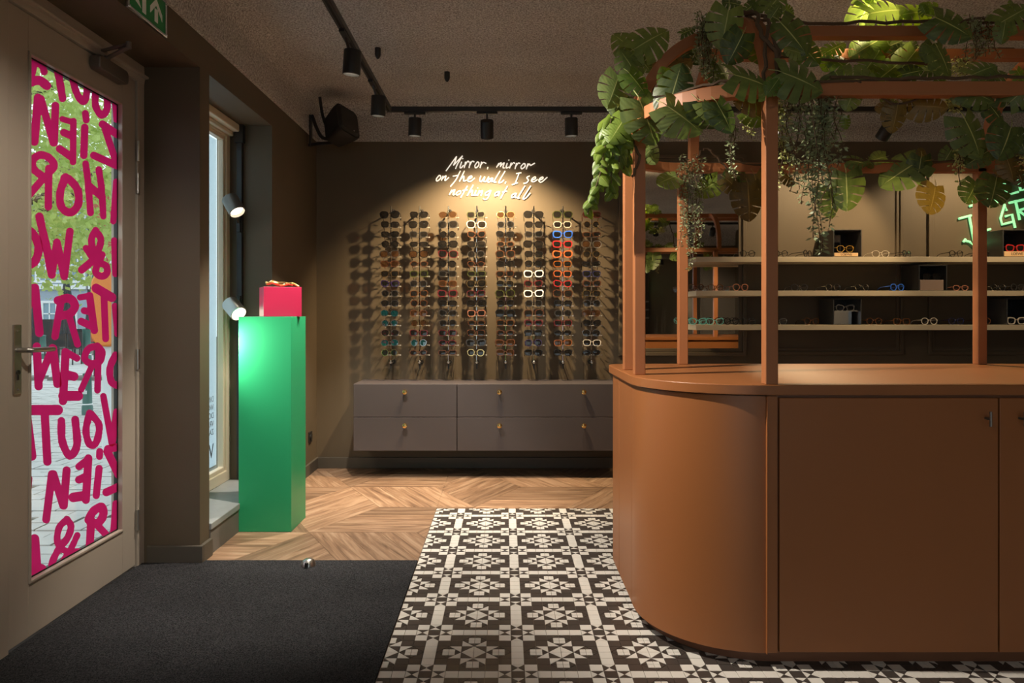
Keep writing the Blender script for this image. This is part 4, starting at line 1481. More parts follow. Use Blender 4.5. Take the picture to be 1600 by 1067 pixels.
for r_, a in {0: ('square', 'black'), 1: ('oversize', 'black'), 2: ('square', 'charcoal'), 3: ('narrow', 'black'), 4: ('oversize', 'black', 'lens_brown'), 5: ('oval', 'brown'), 6: ('square', 'green'), 7: ('panto', 'charcoal'), 8: ('square', 'tortoise'), 9: ('panto', 'brown'), 10: ('panto', 'tortoise', 'lens_brown'), 11: ('round', 'gold', 'lens_brown'), 12: ('square', 'burgundy'), 13: ('round', 'silver', 'lens_teal'), 14: ('oval', 'brown')}.items(): S_(1, r_, *a)
for r_, a in {0: ('pilot', 'gold', 'lens_brown'), 1: ('oversize', 'charcoal'), 2: ('round', 'black'), 3: ('oversize', 'black'), 4: ('oversize', 'burgundy'), 5: ('panto', 'black'), 6: ('square', 'charcoal'), 7: ('square', 'tortoise', 'lens_brown'), 8: ('chunky', 'burgundy'), 9: ('square', 'black'), 10: ('cat', 'charcoal'), 11: ('panto', 'charcoal'), 12: ('square', 'burgundy'), 13: ('oval', 'burgundy'), 14: ('narrow', 'brown')}.items(): S_(2, r_, *a)
for r_, a in {0: ('square', 'green'), 1: ('oversize', 'peach'), 2: ('cat', 'tortoise'), 3: ('square', 'black'), 4: ('panto', 'charcoal'), 5: ('oval', 'brown'), 6: ('narrow', 'green'), 7: ('oversize', 'gold'), 8: ('square', 'burgundy'), 9: ('chunky', 'black'), 10: ('square', 'rose'), 11: ('oval', 'tortoise'), 12: ('square', 'brown'), 13: ('chunky', 'charcoal'), 14: ('panto', 'gold')}.items(): S_(3, r_, *a)
for r_, a in {0: ('pilot', 'gold', 'lens_brown'), 1: ('panto', 'silver'), 2: ('cat', 'black'), 3: ('oval', 'tortoise'), 4: ('oversize', 'brown'), 5: ('cat', 'black'), 6: ('square', 'brown'), 7: ('pilot', 'gold'), 8: ('oversize', 'green'), 9: ('panto', 'black'), 10: ('oversize', 'black'), 11: ('square', 'tortoise'), 12: ('oval', 'brown'), 13: ('chunky', 'tortoise', 'lens_brown'), 14: ('square', 'brown', 'lens_brown')}.items(): S_(4, r_, *a)
for r_, a in {0: ('oversize', 'black'), 1: ('square', 'black'), 2: ('cat', 'charcoal'), 3: ('oversize', 'black'), 4: ('square', 'black'), 5: ('panto', 'black'), 6: ('chunky', 'white'), 7: ('cat', 'burgundy'), 8: ('chunky', 'white'), 9: ('panto', 'charcoal'), 10: ('oversize', 'brown'), 11: ('cat', 'burgundy'), 12: ('square', 'black'), 13: ('panto', 'purple'), 14: ('square', 'black')}.items(): S_(5, r_, *a)
for r_, a in {0: ('oversize', 'green'), 1: ('square', 'crystal'), 2: ('chunky', 'blue'), 3: ('chunky', 'red'), 4: ('chunky', 'orange'), 5: ('square', 'amber'), 6: ('square', 'orange'), 7: ('cat', 'red'), 8: ('oversize', 'brown'), 9: ('square', 'black'), 10: ('panto', 'charcoal'), 11: ('square', 'burgundy'), 12: ('oval', 'black'), 13: ('square', 'amber', 'lens_brown'), 14: ('cat', 'black')}.items(): S_(6, r_, *a)
for r_, a in {0: ('square', 'burgundy', 'lens_brown'), 1: ('round', 'gold'), 2: ('narrow', 'brown'), 3: ('oversize', 'silver', 'lens_brown'), 4: ('panto', 'gold'), 5: ('narrow', 'black'), 6: ('square', 'navy'), 7: ('cat', 'brown'), 8: ('square', 'gold'), 9: ('panto', 'charcoal'), 10: ('pilot', 'brown', 'lens_brown'), 11: ('cat', 'black'), 12: ('pilot', 'silver'), 13: ('square', 'crystal'), 14: ('oval', 'black')}.items(): S_(7, r_, *a)
WORD = dict(round='round', panto='rounded', square='square', narrow='narrow', cat='cat-eye', oversize='oversized', pilot='teardrop', oval='oval', chunky='thick-rimmed')
barm = MB().tube([(-.052, 0, 0), (.082, 0, 0)], .0034, 6).box((.074, -.005, -.005), (.083, .005, .005)).box((-.054, -.004, -.004), (-.049, .004, .004)).mesh('prong', M['acrylic'])
lockm = MB().tube([(0, -.002, 0), (0, -.020, 0)], .013, 14).mesh('lock', M['chrome'], True)
for c, rx in enumerate(RODX):
    x = at(rx, 492, YR).x
    zt, zb = at(0, 322, YR).z, at(0, 576, YR).z
    rod = thing('sunglasses_rod', (x, YR, zb), 'slim steel sunglasses rod with clear prongs, ' + (rodname[c][4:] if c else 'the one nearest the corner'), 'display rod', 'wall rods for sunglasses')
    MB().tube([(x, YR, zb), (x, YR, zt)], .0052, 8).build('rod', M['chrome'], rod, smooth=True)
    for z in (zt - .02, zb + .045):
        MB().tube([(x, YR, z), (x, WB, z)], .006, 8).tube([(x, WB - .008, z), (x, WB, z)], .016, 12).build('wall_bracket', M['black'], rod, smooth=True)
    lk = bpy.data.objects.new('lock', lockm); COL.objects.link(lk); lk.parent = rod
    lk.location = (0, -.004, .055)
    MB().box((x - .006, YR - .008, zb + .0), (x + .006, YR + .008, zb + .04)).build('rod_foot', M['black'], rod)
    for r_, ry in enumerate(ROWY):
        st, fc, *ln = spec[(c, r_)]
        ln = ln[0] if ln else 'lens_dark'
        z = at(0, ry, YG).z
        p = bpy.data.objects.new('prong', barm); COL.objects.link(p); p.parent = rod
        p.location = (0, -.008, z - .020 - zb)
        colw = {'lens_teal': ' with teal lenses', 'lens_brown': ' with brown lenses'}.get(ln, '')
        glasses('sunglasses', st, fc, ln, (x - .004 + rnd.uniform(-.003, .003), YG - .012, z), (R(-6 + rnd.uniform(-3, 3)), R(rnd.uniform(-2, 2)), R(rnd.uniform(-2, 2))),
                '%s %s sunglasses%s, %s down on %s' % (fc, WORD[st], colw, ORD[r_], rodname[c]), 'sunglasses', 'sunglasses on the wall rods')

# --- display boxes on the shelves
SZ_ = {0: 1.701, 1: 1.438, 2: 1.173}
SN = {0: 'top', 1: 'middle', 2: 'lowest'}


def display_cube(px0, px1, row, depth, label):
    yf = SHY + .012
    x0, x1 = at(px0, 492, yf).x, at(px1, 492, yf).x
    z0 = SZ_[row] + .0005
    hgt = .212 if row == 0 else (.200 if row == 1 else .205)
    th = .007
    t = thing('display_cube', ((x0 + x1) / 2, yf + depth / 2, z0), label, 'display box', 'open display cubes on the shelves')
    MB().box((x0, yf, z0), (x0 + th, yf + depth, z0 + hgt)).build('side_panel', M['displaybox'], t, bevel=.001)
    MB().box((x1 - th, yf, z0), (x1, yf + depth, z0 + hgt)).build('side_panel', M['displaybox'], t, bevel=.001)
    MB().box((x0 + th, yf, z0 + hgt - th), (x1 - th, yf + depth, z0 + hgt)).build('top_panel', M['displaybox'], t, bevel=.001)
    MB().box((x0 + th, yf, z0), (x1 - th, yf + depth, z0 + .004)).build('bottom_panel', M['displayinner'], t)
    MB().box((x0 + th, yf + depth - th, z0 + .004), (x1 - th, yf + depth, z0 + hgt - th)).build('back_panel', M['displayinner'], t)
    return x0, x1, yf, z0 + .004, t
TXM = lambda x, y, z: Matrix(((1, 0, 0, x), (0, 0, -1, y), (0, 1, 0, z), (0, 0, 0, 1)))
gS = 'frames on the display shelves'
# top shelf, with wooden block and yellow mask
x0, x1, yf, z, t = display_cube(1302, 1346.5, 0, .25, 'smoked grey open display cube holding yellow mask glasses on a wooden block')
bx = MB().box((x0 + .008, yf - .004, z), (x1 - .03, yf + .07, z + .027)).build('display_block', M['block'], bevel=.001)
tag(bx, 'pale wooden brand block under the yellow mask glasses on the top shelf', 'display block', 'wooden brand blocks')
text_mesh('LOEWE', .026, M['ink'], bx, TXM((x0 + x1) / 2 - .012, yf - .0046, z + .005), 'lettering', align='CENTER')
glasses('mask_glasses', 'pilot', 'yellow', 'lens_clear', ((x0 + x1) / 2 - .012, yf + .012, z + .027 + .032), (0, 0, R(8)), 'yellow mask-shaped glasses on the wooden block in the first top-shelf cube', 'glasses')
pn = MB().box((x0 + .010, yf + .12, z + .12), (x0 + .11, yf + .122, z + .175)).ring(rect(x0 + .008, x0 + .112, z + .02, z + .178), rect(x0 + .012, x0 + .108, z + .024, z + .174), yf + .118, yf + .124, lambda p, q, s: (p, s, q)).build('riser', M['acrylic'], t)
x0, x1, yf, z, t = display_cube(1567, 1612, 0, .25, 'smoked grey open display cube holding red glasses at the end of the top shelf')
bx = MB().box((x0 + .008, yf - .004, z), (x1 - .03, yf + .07, z + .038)).build('display_block', M['block'], bevel=.001)
tag(bx, 'pale wooden brand block under the red glasses on the top shelf', 'display block', 'wooden brand blocks')
text_mesh('LOEWE', .028, M['ink'], bx, TXM((x0 + x1) / 2 - .005, yf - .0046, z + .010), 'lettering', align='CENTER')
glasses('glasses', 'chunky', 'red', 'lens_dark', ((x0 + x1) / 2 - .008, yf + .012, z + .038 + .026), (0, 0, R(5)), 'bright red oval sunglasses on the wooden block in the last top-shelf cube', 'glasses')
x0, x1, yf, z, t = display_cube(1435.8, 1480, 1, .25, 'smoked grey open display cube on the middle shelf holding dark teardrop sunglasses')
bx = MB().box((x0 + .009, yf - .002, z), (x1 - .03, yf + .07, z + .080)).build('display_block', M['taupe'], bevel=.001)
tag(bx, 'taupe block under the dark teardrop sunglasses on the middle shelf', 'display block')
glasses('sunglasses', 'pilot', 'black', 'lens_dark', ((x0 + x1) / 2 - .010, yf + .0, z + .080 + .026), (0, 0, 0), 'dark teardrop sunglasses on the taupe block in the middle-shelf cube', 'sunglasses')
x0, x1, yf, z, t = display_cube(1302, 1346.5, 2, .25, 'smoked grey open display cube on the lowest shelf with a glass riser inside')
MB().box((x0 + .01, yf + .0, z + .100), (x1 - .03, yf + .10, z + .106)).box((x0 + .01, yf + .10, z), (x1 - .03, yf + .104, z + .106)).build('riser', M['mirror'], t)
glasses('glasses', 'cat', 'silver', 'lens_clear', ((x0 + x1) / 2 - .012, yf + .012, z + .106 + .020), (0, 0, 0), 'grey cat-eye glasses on the glass riser in the lowest-shelf cube', 'glasses')
x0, x1, yf, z, t = display_cube(1573, 1617, 2, .25, 'smoked grey open display cube at the end of the lowest shelf')
glasses('glasses', 'chunky', 'crystal', 'lens_clear', ((x0 + x1) / 2 - .012, yf + .03, z + .026), (0, 0, R(6)), 'pale thick-rimmed glasses with dark lenses in the last lowest-shelf cube', 'glasses')
# loose frames: (pixel x, shelf, style, colour, lens, turn, label)
SH = [
 (1168, 0, 'round', 'black', 'lens_clear', 8, 'black round glasses on the top shelf before the mirror edge'),
 (1220, 0, 'round', 'black', 'lens_clear', 14, 'black round glasses on the top shelf partly behind the tall front post'),
 (1262, 0, 'panto', 'black', 'lens_clear', 42, 'black glasses turned sideways on the top shelf beside the hanging plant'),
 (1376, 0, 'pilot', 'crystal', 'lens_clear', 4, 'clear crystal glasses on the top shelf beside the cube with yellow glasses'),
 (1417, 0, 'square', 'black', 'lens_clear', 38, 'black glasses turned aside on the top shelf after the crystal pair'),
 (1494, 0, 'round', 'black', 'lens_clear', 12, 'black round glasses on the top shelf below the green neon letters'),
 (1541, 0, 'panto', 'black', 'lens_clear', 40, 'black glasses on the top shelf behind the slender rear post'),
 (1087, 1, 'panto', 'brown', 'lens_clear', 12, 'brown glasses at the chamfered end of the middle shelf'),
 (1118, 1, 'round', 'tortoise', 'lens_clear', 10, 'dark tortoise round glasses second from the end of the middle shelf'),
 (1157, 1, 'panto', 'rose', 'lens_clear', 14, 'pinkish tortoise glasses on the middle shelf before the mirror edge'),
 (1249, 1, 'panto', 'silver', 'lens_clear', 2, 'silver glasses on the middle shelf just past the tall front post'),
 (1302, 1, 'panto', 'silver', 'lens_clear', 16, 'silver glasses on the middle shelf, turned a little, above the riser cube'),
 (1347, 1, 'round', 'silver', 'lens_clear', 14, 'silver round glasses on the middle shelf next to the blue pair'),
 (1402, 1, 'panto', 'blue', 'lens_clear', 18, 'blue glasses on the middle shelf before the open cube'),
 (1501, 1, 'oval', 'rose', 'lens_clear', 10, 'rose coloured glasses on the middle shelf just past the open cube'),
 (1560, 1, 'round', 'silver', 'lens_clear', 6, 'silver round glasses on the middle shelf past the slender rear post'),
 (1590, 1, 'panto', 'charcoal', 'lens_clear', 16, 'charcoal glasses at the far visible end of the middle shelf'),
 (1090, 2, 'cat', 'turquoise', 'lens_clear', 6, 'turquoise cat-eye glasses at the chamfered end of the lowest shelf'),
 (1117, 2, 'cat', 'turquoise', 'lens_clear', 4, 'turquoise cat-eye glasses second on the lowest shelf, beside black glasses'),
 (1143, 2, 'panto', 'black', 'lens_clear', 20, 'black glasses on the lowest shelf beside the turquoise pairs'),
 (1168, 2, 'panto', 'charcoal', 'lens_clear', 4, 'charcoal glasses on the lowest shelf before the mirror edge'),
 (1216, 2, 'square', 'silver', 'lens_clear', 4, 'grey glasses on the lowest shelf partly behind the tall front post'),
 (1268, 2, 'round', 'tortoise', 'lens_clear', 8, 'tortoise round glasses on the lowest shelf before the riser cube'),
 (1366, 2, 'round', 'tortoise', 'lens_clear', 4, 'light tortoise round glasses on the lowest shelf just past the riser cube'),
 (1409, 2, 'square', 'tortoise', 'lens_clear', 6, 'tortoise square glasses on the lowest shelf before the clear pair'),
 (1452, 2, 'panto', 'crystal', 'lens_clear', 6, 'clear crystal glasses on the lowest shelf between tortoise and navy pairs'),
 (1494, 2, 'round', 'navy', 'lens_clear', 4, 'navy round glasses on the lowest shelf'),
 (1535, 2, 'panto', 'tortoise', 'lens_clear', 4, 'tortoise glasses on the lowest shelf behind the slender rear post'),
]
for px, row, st, fc, ln, turn, lab in SH:
    yy = SHY + .055
    a, b_, e, cat_, tt = STY[st]
    glasses('glasses', st, fc, ln, (at(px, 492, yy).x, yy, SZ_[row] + b_ + tt + .001), (R(-3), 0, R(turn)), lab, 'glasses', gS)

# ================================================================== FOLIAGE


def monstera(var):
    rr = random.Random(40 + var)
    b = MB(); b.uv = []
    nl = 5
    for s in (1, -1):
        for l in range(nl):
            t0, t1 = l / nl, (l + 1) / nl
            tc = (t0 + t1) / 2
            gap = .0 if var == 3 else (.17 + rr.uniform(-.05, .06)) * (1 if l < nl - 1 else .3)
            ucut = rr.uniform(.20, .36)
            reach = 1 + rr.uniform(-.06, .05)
            rows = []
            for u in (0, .16, .34, .56, .80, 1.0):
                row = []
                for k in range(3):
                    t = t0 + (t1 - t0) * k / 2
                    g = max(0, (u - ucut) / (1 - ucut)) if u > ucut else 0
                    g = min(1, g * 4.0) * gap
                    t2 = tc + (t - tc) * (1 - g)
                    if u == 1.0: uu = u * reach * (1 if k == 1 else .975)
                    else: uu = u
                    W = .58 * max(0, math.sin(PI * (.22 + .78 * t2))) ** .80
                    x = s * W * uu
                    y = t2 + uu * (.16 - .50 * (1 - t2) ** 2) + .0
                    z = -.16 * uu * uu * W * 2 + .05 * math.sin(t2 * nl * PI * 2) * uu * W - .14 * (y - .3) ** 2
                    row.append((x, y, z, s * u, t2 + .3 * u))
                rows.append(row)
            o = len(b.v)
            for row in rows:
                for (x, y, z, uu, vv) in row:
                    b.v.append((x, y, z)); b.uv.append((uu, vv))
            for i in range(5):
                for k in range(2):
                    p = o + i * 3 + k
                    f = (p, p + 3, p + 4, p + 1) if s > 0 else (p + 1, p + 4, p + 3, p)
                    b.f.append(f); b.mi.append(0)
    o = len(b.v)
    n0 = len(b.v)
    b.tube([(0, .02, .0), (0, -.12, -.01), (.02, -.32, -.08)], .012, 5)
    while len(b.uv) < len(b.v): b.uv.append((0, 0))
    return b
LM = {}
for mk in ('leaf', 'leaf_yellow', 'leaf_brown'):
    for vv in range(3):
        LM[(mk, vv)] = monstera(vv).mesh('leaf', M[mk], True)


def put_leaf(root, base, tip, Y, mk='leaf', var=None, tilt=None):
    p, q = at(base[0], base[1], Y), at(tip[0], tip[1], Y)
    d = q - p
    L = d.length
    ty = rnd.uniform(-.25, .35) if tilt is None else tilt
    tv = (d.normalized() + Vector((0, -ty, 0))).normalized()
    nv = Vector((rnd.uniform(-.35, .35), -1, rnd.uniform(.0, .55)))
    nv = (nv - tv * nv.dot(tv)).normalized()
    xv = tv.cross(nv)
    s = L * math.sqrt(1 + ty * ty) * 1.08
    mtx = Matrix(((xv.x * s, tv.x * s, nv.x * s, p.x), (xv.y * s, tv.y * s, nv.y * s, p.y), (xv.z * s, tv.z * s, nv.z * s, p.z), (0, 0, 0, 1)))
    o = bpy.data.objects.new('leaf', LM[(mk, var if var is not None else rnd.randrange(3))])
    COL.objects.link(o)
    o.parent = root
    o.matrix_basis = Matrix.Translation(-root.location) @ mtx
    return o


def garland(loc, label, leaves, vines):
    g = thing('monstera_garland', loc, label, 'plant', 'artificial garlands on the pergola')
    for cr, base, tip, Y, mk in leaves:
        ox, oy, s = cr
        put_leaf(g, (ox + base[0] / s, oy + base[1] / s), (ox + tip[0] / s, oy + tip[1] / s), Y + rnd.uniform(-.025, .025), mk)
    for pts, rad in vines:
        P = smooth_path(pts, 6)
        P = [p + Vector((rnd.uniform(-.006, .006), rnd.uniform(-.006, .006), rnd.uniform(-.006, .006))) for p in P]
        MB().tube(P, rad, 5).build('vine', M['vine'], g, smooth=True)
    return g
KL, KF, KT, KR, KQ = (930, 30, 5.335), (1100, 0, 5.335), (1280, 0, 5.335), (1430, 0, 6.276), (1430, 130, 5.335)
lf, ly, lb_ = 'leaf', 'leaf_yellow', 'leaf_brown'
garland((.557, 2.9, 2.0), 'green monstera garland clustered on the rounded counter corner nearest the wall rods', [
 (KL, (330, 245), (565, 100), 2.9, lf), (KL, (335, 270), (185, 135), 2.95, lf), (KL, (330, 440), (225, 280), 2.9, lf), (KL, (285, 450), (400, 600), 2.82, ly),
 (KL, (195, 480), (120, 690), 2.9, lf), (KL, (375, 680), (490, 970), 2.80, lf), (KL, (250, 820), (130, 1000), 2.85, ly), (KL, (230, 640), (160, 790), 2.95, lf),
 (KL, (625, 690), (690, 440), 2.68, lf), (KL, (600, 720), (840, 900), 2.62, lf), (KL, (860, 680), (1010, 850), 2.58, lf), (KL, (560, 420), (770, 340), 2.98, lb_),
 (KL, (780, 200), (860, 340), 3.0, lf), (KL, (365, 320), (450, 410), 2.95, lf), (KL, (720, 120), (810, 85), 3.0, lf), (KL, (560, 830), (650, 960), 2.9, lf),
 (KL, (640, 560), (560, 440), 2.75, ly), (KL, (330, 400), (240, 370), 2.95, ly), (KL, (300, 680), (250, 780), 2.92, ly), (KL, (700, 330), (770, 480), 3.02, lf),
 ((900, 170, 5.925), (640, 330), (720, 480), 3.2, lf), ((900, 170, 5.925), (690, 380), (640, 430), 3.2, lf), (KL, (560, 500), (700, 500), 3.0, lf),
], [([(.557, 2.92, 2.08), (.50, 2.95, 2.02), (.55, 2.9, 1.9), (.53, 2.915, 1.82)], .006), ([(.557, 2.9, 2.07), (.62, 2.7, 2.08), (.75, 2.56, 2.09), (.90, 2.5, 2.08)], .006), ([(.58, 2.93, 2.12), (.66, 2.93, 2.30), (.80, 2.93, 2.41), (.93, 2.93, 2.45)], .006)])
garland((.945, 2.5, 2.0), 'dark green monstera garland wrapped over the tall front post and its rib', [
 (KF, (205, 85), (160, 345), 2.62, lf), (KF, (325, 285), (230, 480), 2.52, lf), (KF, (255, 620), (565, 690), 2.42, lf), (KF, (650, 600), (940, 720), 2.42, lf),
 (KF, (640, 185), (790, 420), 2.62, lf), (KF, (620, 660), (540, 770), 2.42, ly), (KF, (510, 820), (290, 850), 2.6, lb_), (KF, (110, 860), (210, 1060), 2.5, lf),
 (KF, (0, 850), (120, 980), 2.55, lf), (KF, (360, 920), (500, 1010), 2.75, ly), (KF, (800, 370), (910, 520), 2.8, ly), (KF, (430, 30), (340, 90), 2.8, lf),
 (KF, (530, 90), (640, -50), 2.75, lf), (KF, (560, 40), (420, -60), 2.8, lf), (KF, (800, 440), (690, 410), 2.6, lf), (KF, (60, 520), (130, 660), 2.9, lf),
 (KF, (120, 540), (200, 640), 2.9, lf), (KF, (500, 780), (460, 800), 2.44, lf), (KF, (300, 40), (170, 30), 2.7, lf), (KF, (680, 60), (740, 110), 2.8, ly), (KF, (420, 330), (470, 500), 2.7, ly), (KF, (560, 150), (620, 60), 2.7, lf),
], [([(.945, 2.50, 2.03), (.96, 2.50, 2.16), (.92, 2.56, 2.28), (.95, 2.66, 2.38), (.93, 2.8, 2.44), (.99, 2.93, 2.45)], .008), ([(.92, 2.50, 2.05), (.925, 2.52, 2.2), (.97, 2.6, 2.33), (.95, 2.75, 2.43)], .007), ([(.97, 2.5, 2.06), (.985, 2.56, 2.22), (.94, 2.68, 2.37), (.96, 2.82, 2.45)], .006), ([(.95, 2.49, 2.08), (1.2, 2.5, 2.075), (1.5, 2.52, 2.09)], .005)])
garland((1.6, 3.0, 2.3), 'bright yellow-green lit monstera garland along the upper beams of the pergola', [
 (KT, (420, 110), (700, 60), 2.98, lf), (KT, (650, 130), (890, 95), 3.0, ly), (KT, (330, 180), (440, 0), 3.0, lf), (KT, (850, 100), (960, 40), 3.0, ly),
 (KT, (500, 330), (310, 440), 3.08, ly), (KT, (475, 465), (390, 590), 3.04, ly), (KT, (625, 560), (450, 690), 3.02, ly), (KT, (800, 430), (680, 590), 3.02, ly),
 (KT, (690, 340), (550, 400), 3.2, lf), (KT, (860, 420), (960, 530), 3.12, lf), (KT, (755, 350), (800, 440), 3.15, lf), (KT, (70, 430), (190, 370), 3.0, ly),
 (KT, (110, 470), (50, 570), 3.0, ly), (KT, (130, 500), (240, 590), 2.98, ly), (KT, (880, 590), (1010, 590), 2.95, lf), (KT, (80, 420), (0, 440), 3.0, ly), (KT, (430, 600), (470, 680), 2.98, ly), (KT, (600, 450), (680, 400), 3.15, lf),
 (KT, (700, 620), (820, 600), 2.9, lf), (KT, (400, 330), (560, 320), 3.1, ly),
], [([(1.05, 2.9, 2.46), (1.35, 2.92, 2.455), (1.7, 2.92, 2.46), (2.1, 2.92, 2.455), (2.5, 2.92, 2.46)], .007), ([(1.0, 3.15, 2.40), (1.2, 3.0, 2.34), (1.45, 2.92, 2.30), (1.7, 2.85, 2.26)], .006), ([(1.2, 3.18, 2.45), (1.6, 3.17, 2.44), (2.3, 3.2, 2.45)], .006)])
garland((1.45, 2.55, 2.0), 'dim monstera garland with a fading brown leaf hanging under the front beam', [
 (KT, (230, 640), (430, 720), 2.54, lf), (KT, (290, 740), (235, 890), 2.54, lf), (KT, (655, 880), (640, 1060), 2.58, lb_), (KT, (800, 880), (1000, 905), 2.60, lb_),
 (KT, (640, 860), (540, 820), 2.62, lf), (KT, (150, 640), (30, 680), 2.54, lf), (KT, (220, 980), (230, 1060), 2.6, ly), (KT, (200, 650), (60, 740), 2.56, lf), (KT, (330, 610), (300, 560), 2.6, lf), (KT, (700, 840), (850, 800), 2.62, lb_),
 (KT, (660, 900), (500, 900), 2.57, lb_),
], [([(1.15, 2.5, 2.09), (1.4, 2.51, 2.085), (1.7, 2.5, 2.09), (2.0, 2.52, 2.085)], .006), ([(1.25, 2.5, 2.08), (1.4, 2.56, 2.02), (1.55, 2.57, 2.04), (1.65, 2.56, 2.06)], .004)])
garland((2.2, 2.6, 2.0), 'shadowed large-leaved monstera garland near the second front post of the pergola', [
 (KR, (205, 170), (450, 350), 2.75, lf), (KR, (215, 455), (340, 700), 2.72, lf), (KR, (840, 220), (1067, 90), 2.75, lf), (KR, (880, 240), (860, 390), 2.75, lf), (KR, (560, 730), (780, 640), 2.62, lf),
 (KR, (680, 790), (880, 710), 2.62, lf), (KR, (500, 890), (730, 980), 2.52, lf), (KR, (730, 880), (920, 970), 2.52, lf), (KR, (930, 1000), (1080, 850), 2.5, lf), (KR, (1000, 690), (1060, 800), 2.9, ly),
 (KQ, (415, 295), (530, 570), 2.42, lf), (KQ, (800, 370), (700, 590), 2.45, lf), (KQ, (600, 570), (470, 660), 2.55, lf), (KQ, (430, 130), (330, 60), 2.5, lf), (KQ, (620, 180), (720, 330), 2.55, lf),
 (KR, (170, 430), (120, 560), 2.8, lf), (KR, (640, 820), (520, 860), 2.6, lf), (KR, (960, 120), (920, 30), 2.8, lf), (KR, (300, 790), (200, 850), 2.6, ly), (KQ, (560, 620), (660, 600), 2.6, lf), (KQ, (850, 420), (900, 560), 2.5, lf), (KR, (100, 130), (60, 60), 2.9, ly), (KR, (180, 90), (60, 60), 2.9, ly),
], [([(1.9, 2.6, 2.10), (2.1, 2.55, 2.08), (2.3, 2.5, 2.09), (2.5, 2.52, 2.08)], .007), ([(1.85, 2.92, 2.46), (2.0, 2.8, 2.42), (2.1, 2.65, 2.3), (2.15, 2.55, 2.12)], .006)])
garland((1.9, 3.5, 1.95), 'olive monstera garland along the rear beam of the pergola, with hanging leaves', [
 ((1250, 0, 3.557), (650, 900), (500, 1000), 3.46, lf), ((1250, 0, 3.557), (690, 880), (660, 835), 3.5, lb_), (KQ, (170, 860), (100, 1050), 3.46, lb_), (KQ, (50, 620), (30, 780), 3.48, lf), (KQ, (130, 640), (50, 650), 3.5, lb_),
 (KQ, (680, 790), (600, 990), 3.38, lf), (KQ, (510, 830), (420, 970), 3.5, lf), (KQ, (770, 640), (800, 790), 3.3, lb_), (KQ, (300, 560), (250, 660), 3.5, lf), (KQ, (700, 700), (770, 760), 3.35, lb_), (KQ, (850, 720), (880, 840), 3.35, lb_),
 ((1200, 140, 3.81), (465, 500), (462, 680), 3.5, lf), ((1200, 140, 3.81), (370, 590), (380, 735), 3.5, lf), ((1200, 140, 3.81), (95, 510), (165, 545), 3.5, lb_), ((1200, 140, 3.81), (480, 420), (560, 440), 3.5, lf), ((1200, 140, 3.81), (600, 420), (640, 455), 3.5, lf),
 ((940, 230, 2.884), (520, 155), (445, 200), 3.48, ly), ((940, 230, 2.884), (560, 140), (620, 190), 3.48, lb_), ((940, 230, 2.884), (660, 180), (670, 305), 3.46, lb_), ((940, 230, 2.884), (690, 130), (720, 240), 3.48, lb_), ((940, 230, 2.884), (335, 130), (262, 160), 3.46, lf), ((940, 230, 2.884), (640, 130), (560, 130), 3.5, lf),
 ((1200, 140, 3.81), (700, 400), (620, 420), 3.5, lf),
], [([(1.1, 3.53, 2.02), (1.3, 3.52, 2.0), (1.6, 3.52, 2.02), (2.0, 3.51, 2.01), (2.4, 3.52, 2.02)], .006), ([(.95, 3.52, 2.03), (1.0, 3.49, 2.07), (1.1, 3.5, 1.98), (1.2, 3.5, 1.93)], .005), ([(1.62, 3.5, 1.99), (1.6, 3.48, 1.9), (1.55, 3.49, 1.8)], .003)])

# hanging plants with small leaves


def hanging(loc, label, strands, leaf, width, m, step=.011, per=3, seed=1, name='trailing_plant'):
    rr = random.Random(seed)
    t = thing(name, loc, label, 'plant', 'artificial trailing plants on the pergola')
    fo, stm = MB(), MB()
    for (px, py0, py1, Y, sway) in strands:
        p0, p1 = at(px, py0, Y), at(px, py1, Y)
        n = max(3, int((p0.z - p1.z) / .05))
        ph = rr.uniform(0, 6)
        pts = []
        for k in range(n + 1):
            f = k / n
            pts.append(Vector((p0.x + sway * f + .012 * math.sin(ph + f * 7), Y + .012 * math.cos(ph * 2 + f * 6), p0.z + (p1.z - p0.z) * f)))
        P = smooth_path(pts, 3)
        stm.tube(P, .0014, 4)
        for i in range(len(P) - 1):
            seg = P[i + 1] - P[i]
            cnt = max(1, int(seg.length / step))
            for j in range(cnt):
                q = P[i] + seg * (j + rr.random()) / cnt
                for _ in range(per + 1):
                    az = rr.uniform(0, 2 * PI)
                    el = rr.uniform(-.9, .5)
                    leaf_ = leaf * .98
                    d = Vector((math.cos(az) * math.cos(el), math.sin(az) * math.cos(el), math.sin(el)))
                    sd = d.cross(Vector((rr.uniform(-1, 1), rr.uniform(-1, 1), rr.uniform(-1, 1)))).normalized()
                    L_ = leaf_ * rr.uniform(.7, 1.25)
                    off = d * rr.uniform(0, .012)
                    a = q + off
                    fo.add([a, a + d * L_ * .55 + sd * width * L_, a + d * L_, a + d * L_ * .55 - sd * width * L_], [(0, 1, 2, 3)])
    f = fo.build('foliage', m, t)
    f['kind'] = 'stuff'
    s = stm.build('stems', M['vine'], t)
    s['kind'] = 'stuff'
    return t
rr = random.Random(3)
hanging((.89, 3.50, 1.98), 'fine grey-green trailing plant hanging down the slender rear post', [(1078 + rr.uniform(-13, 15), 245 + rr.uniform(-6, 12), rr.uniform(320, 400), 3.48 + rr.uniform(-.03, .02), rr.uniform(-.02, .02)) for _ in range(10)] + [(1076, 250, 422, 3.47, -.005), (1082, 250, 408, 3.48, .0)], .017, .22, M['trail'], .010, 3, 5)
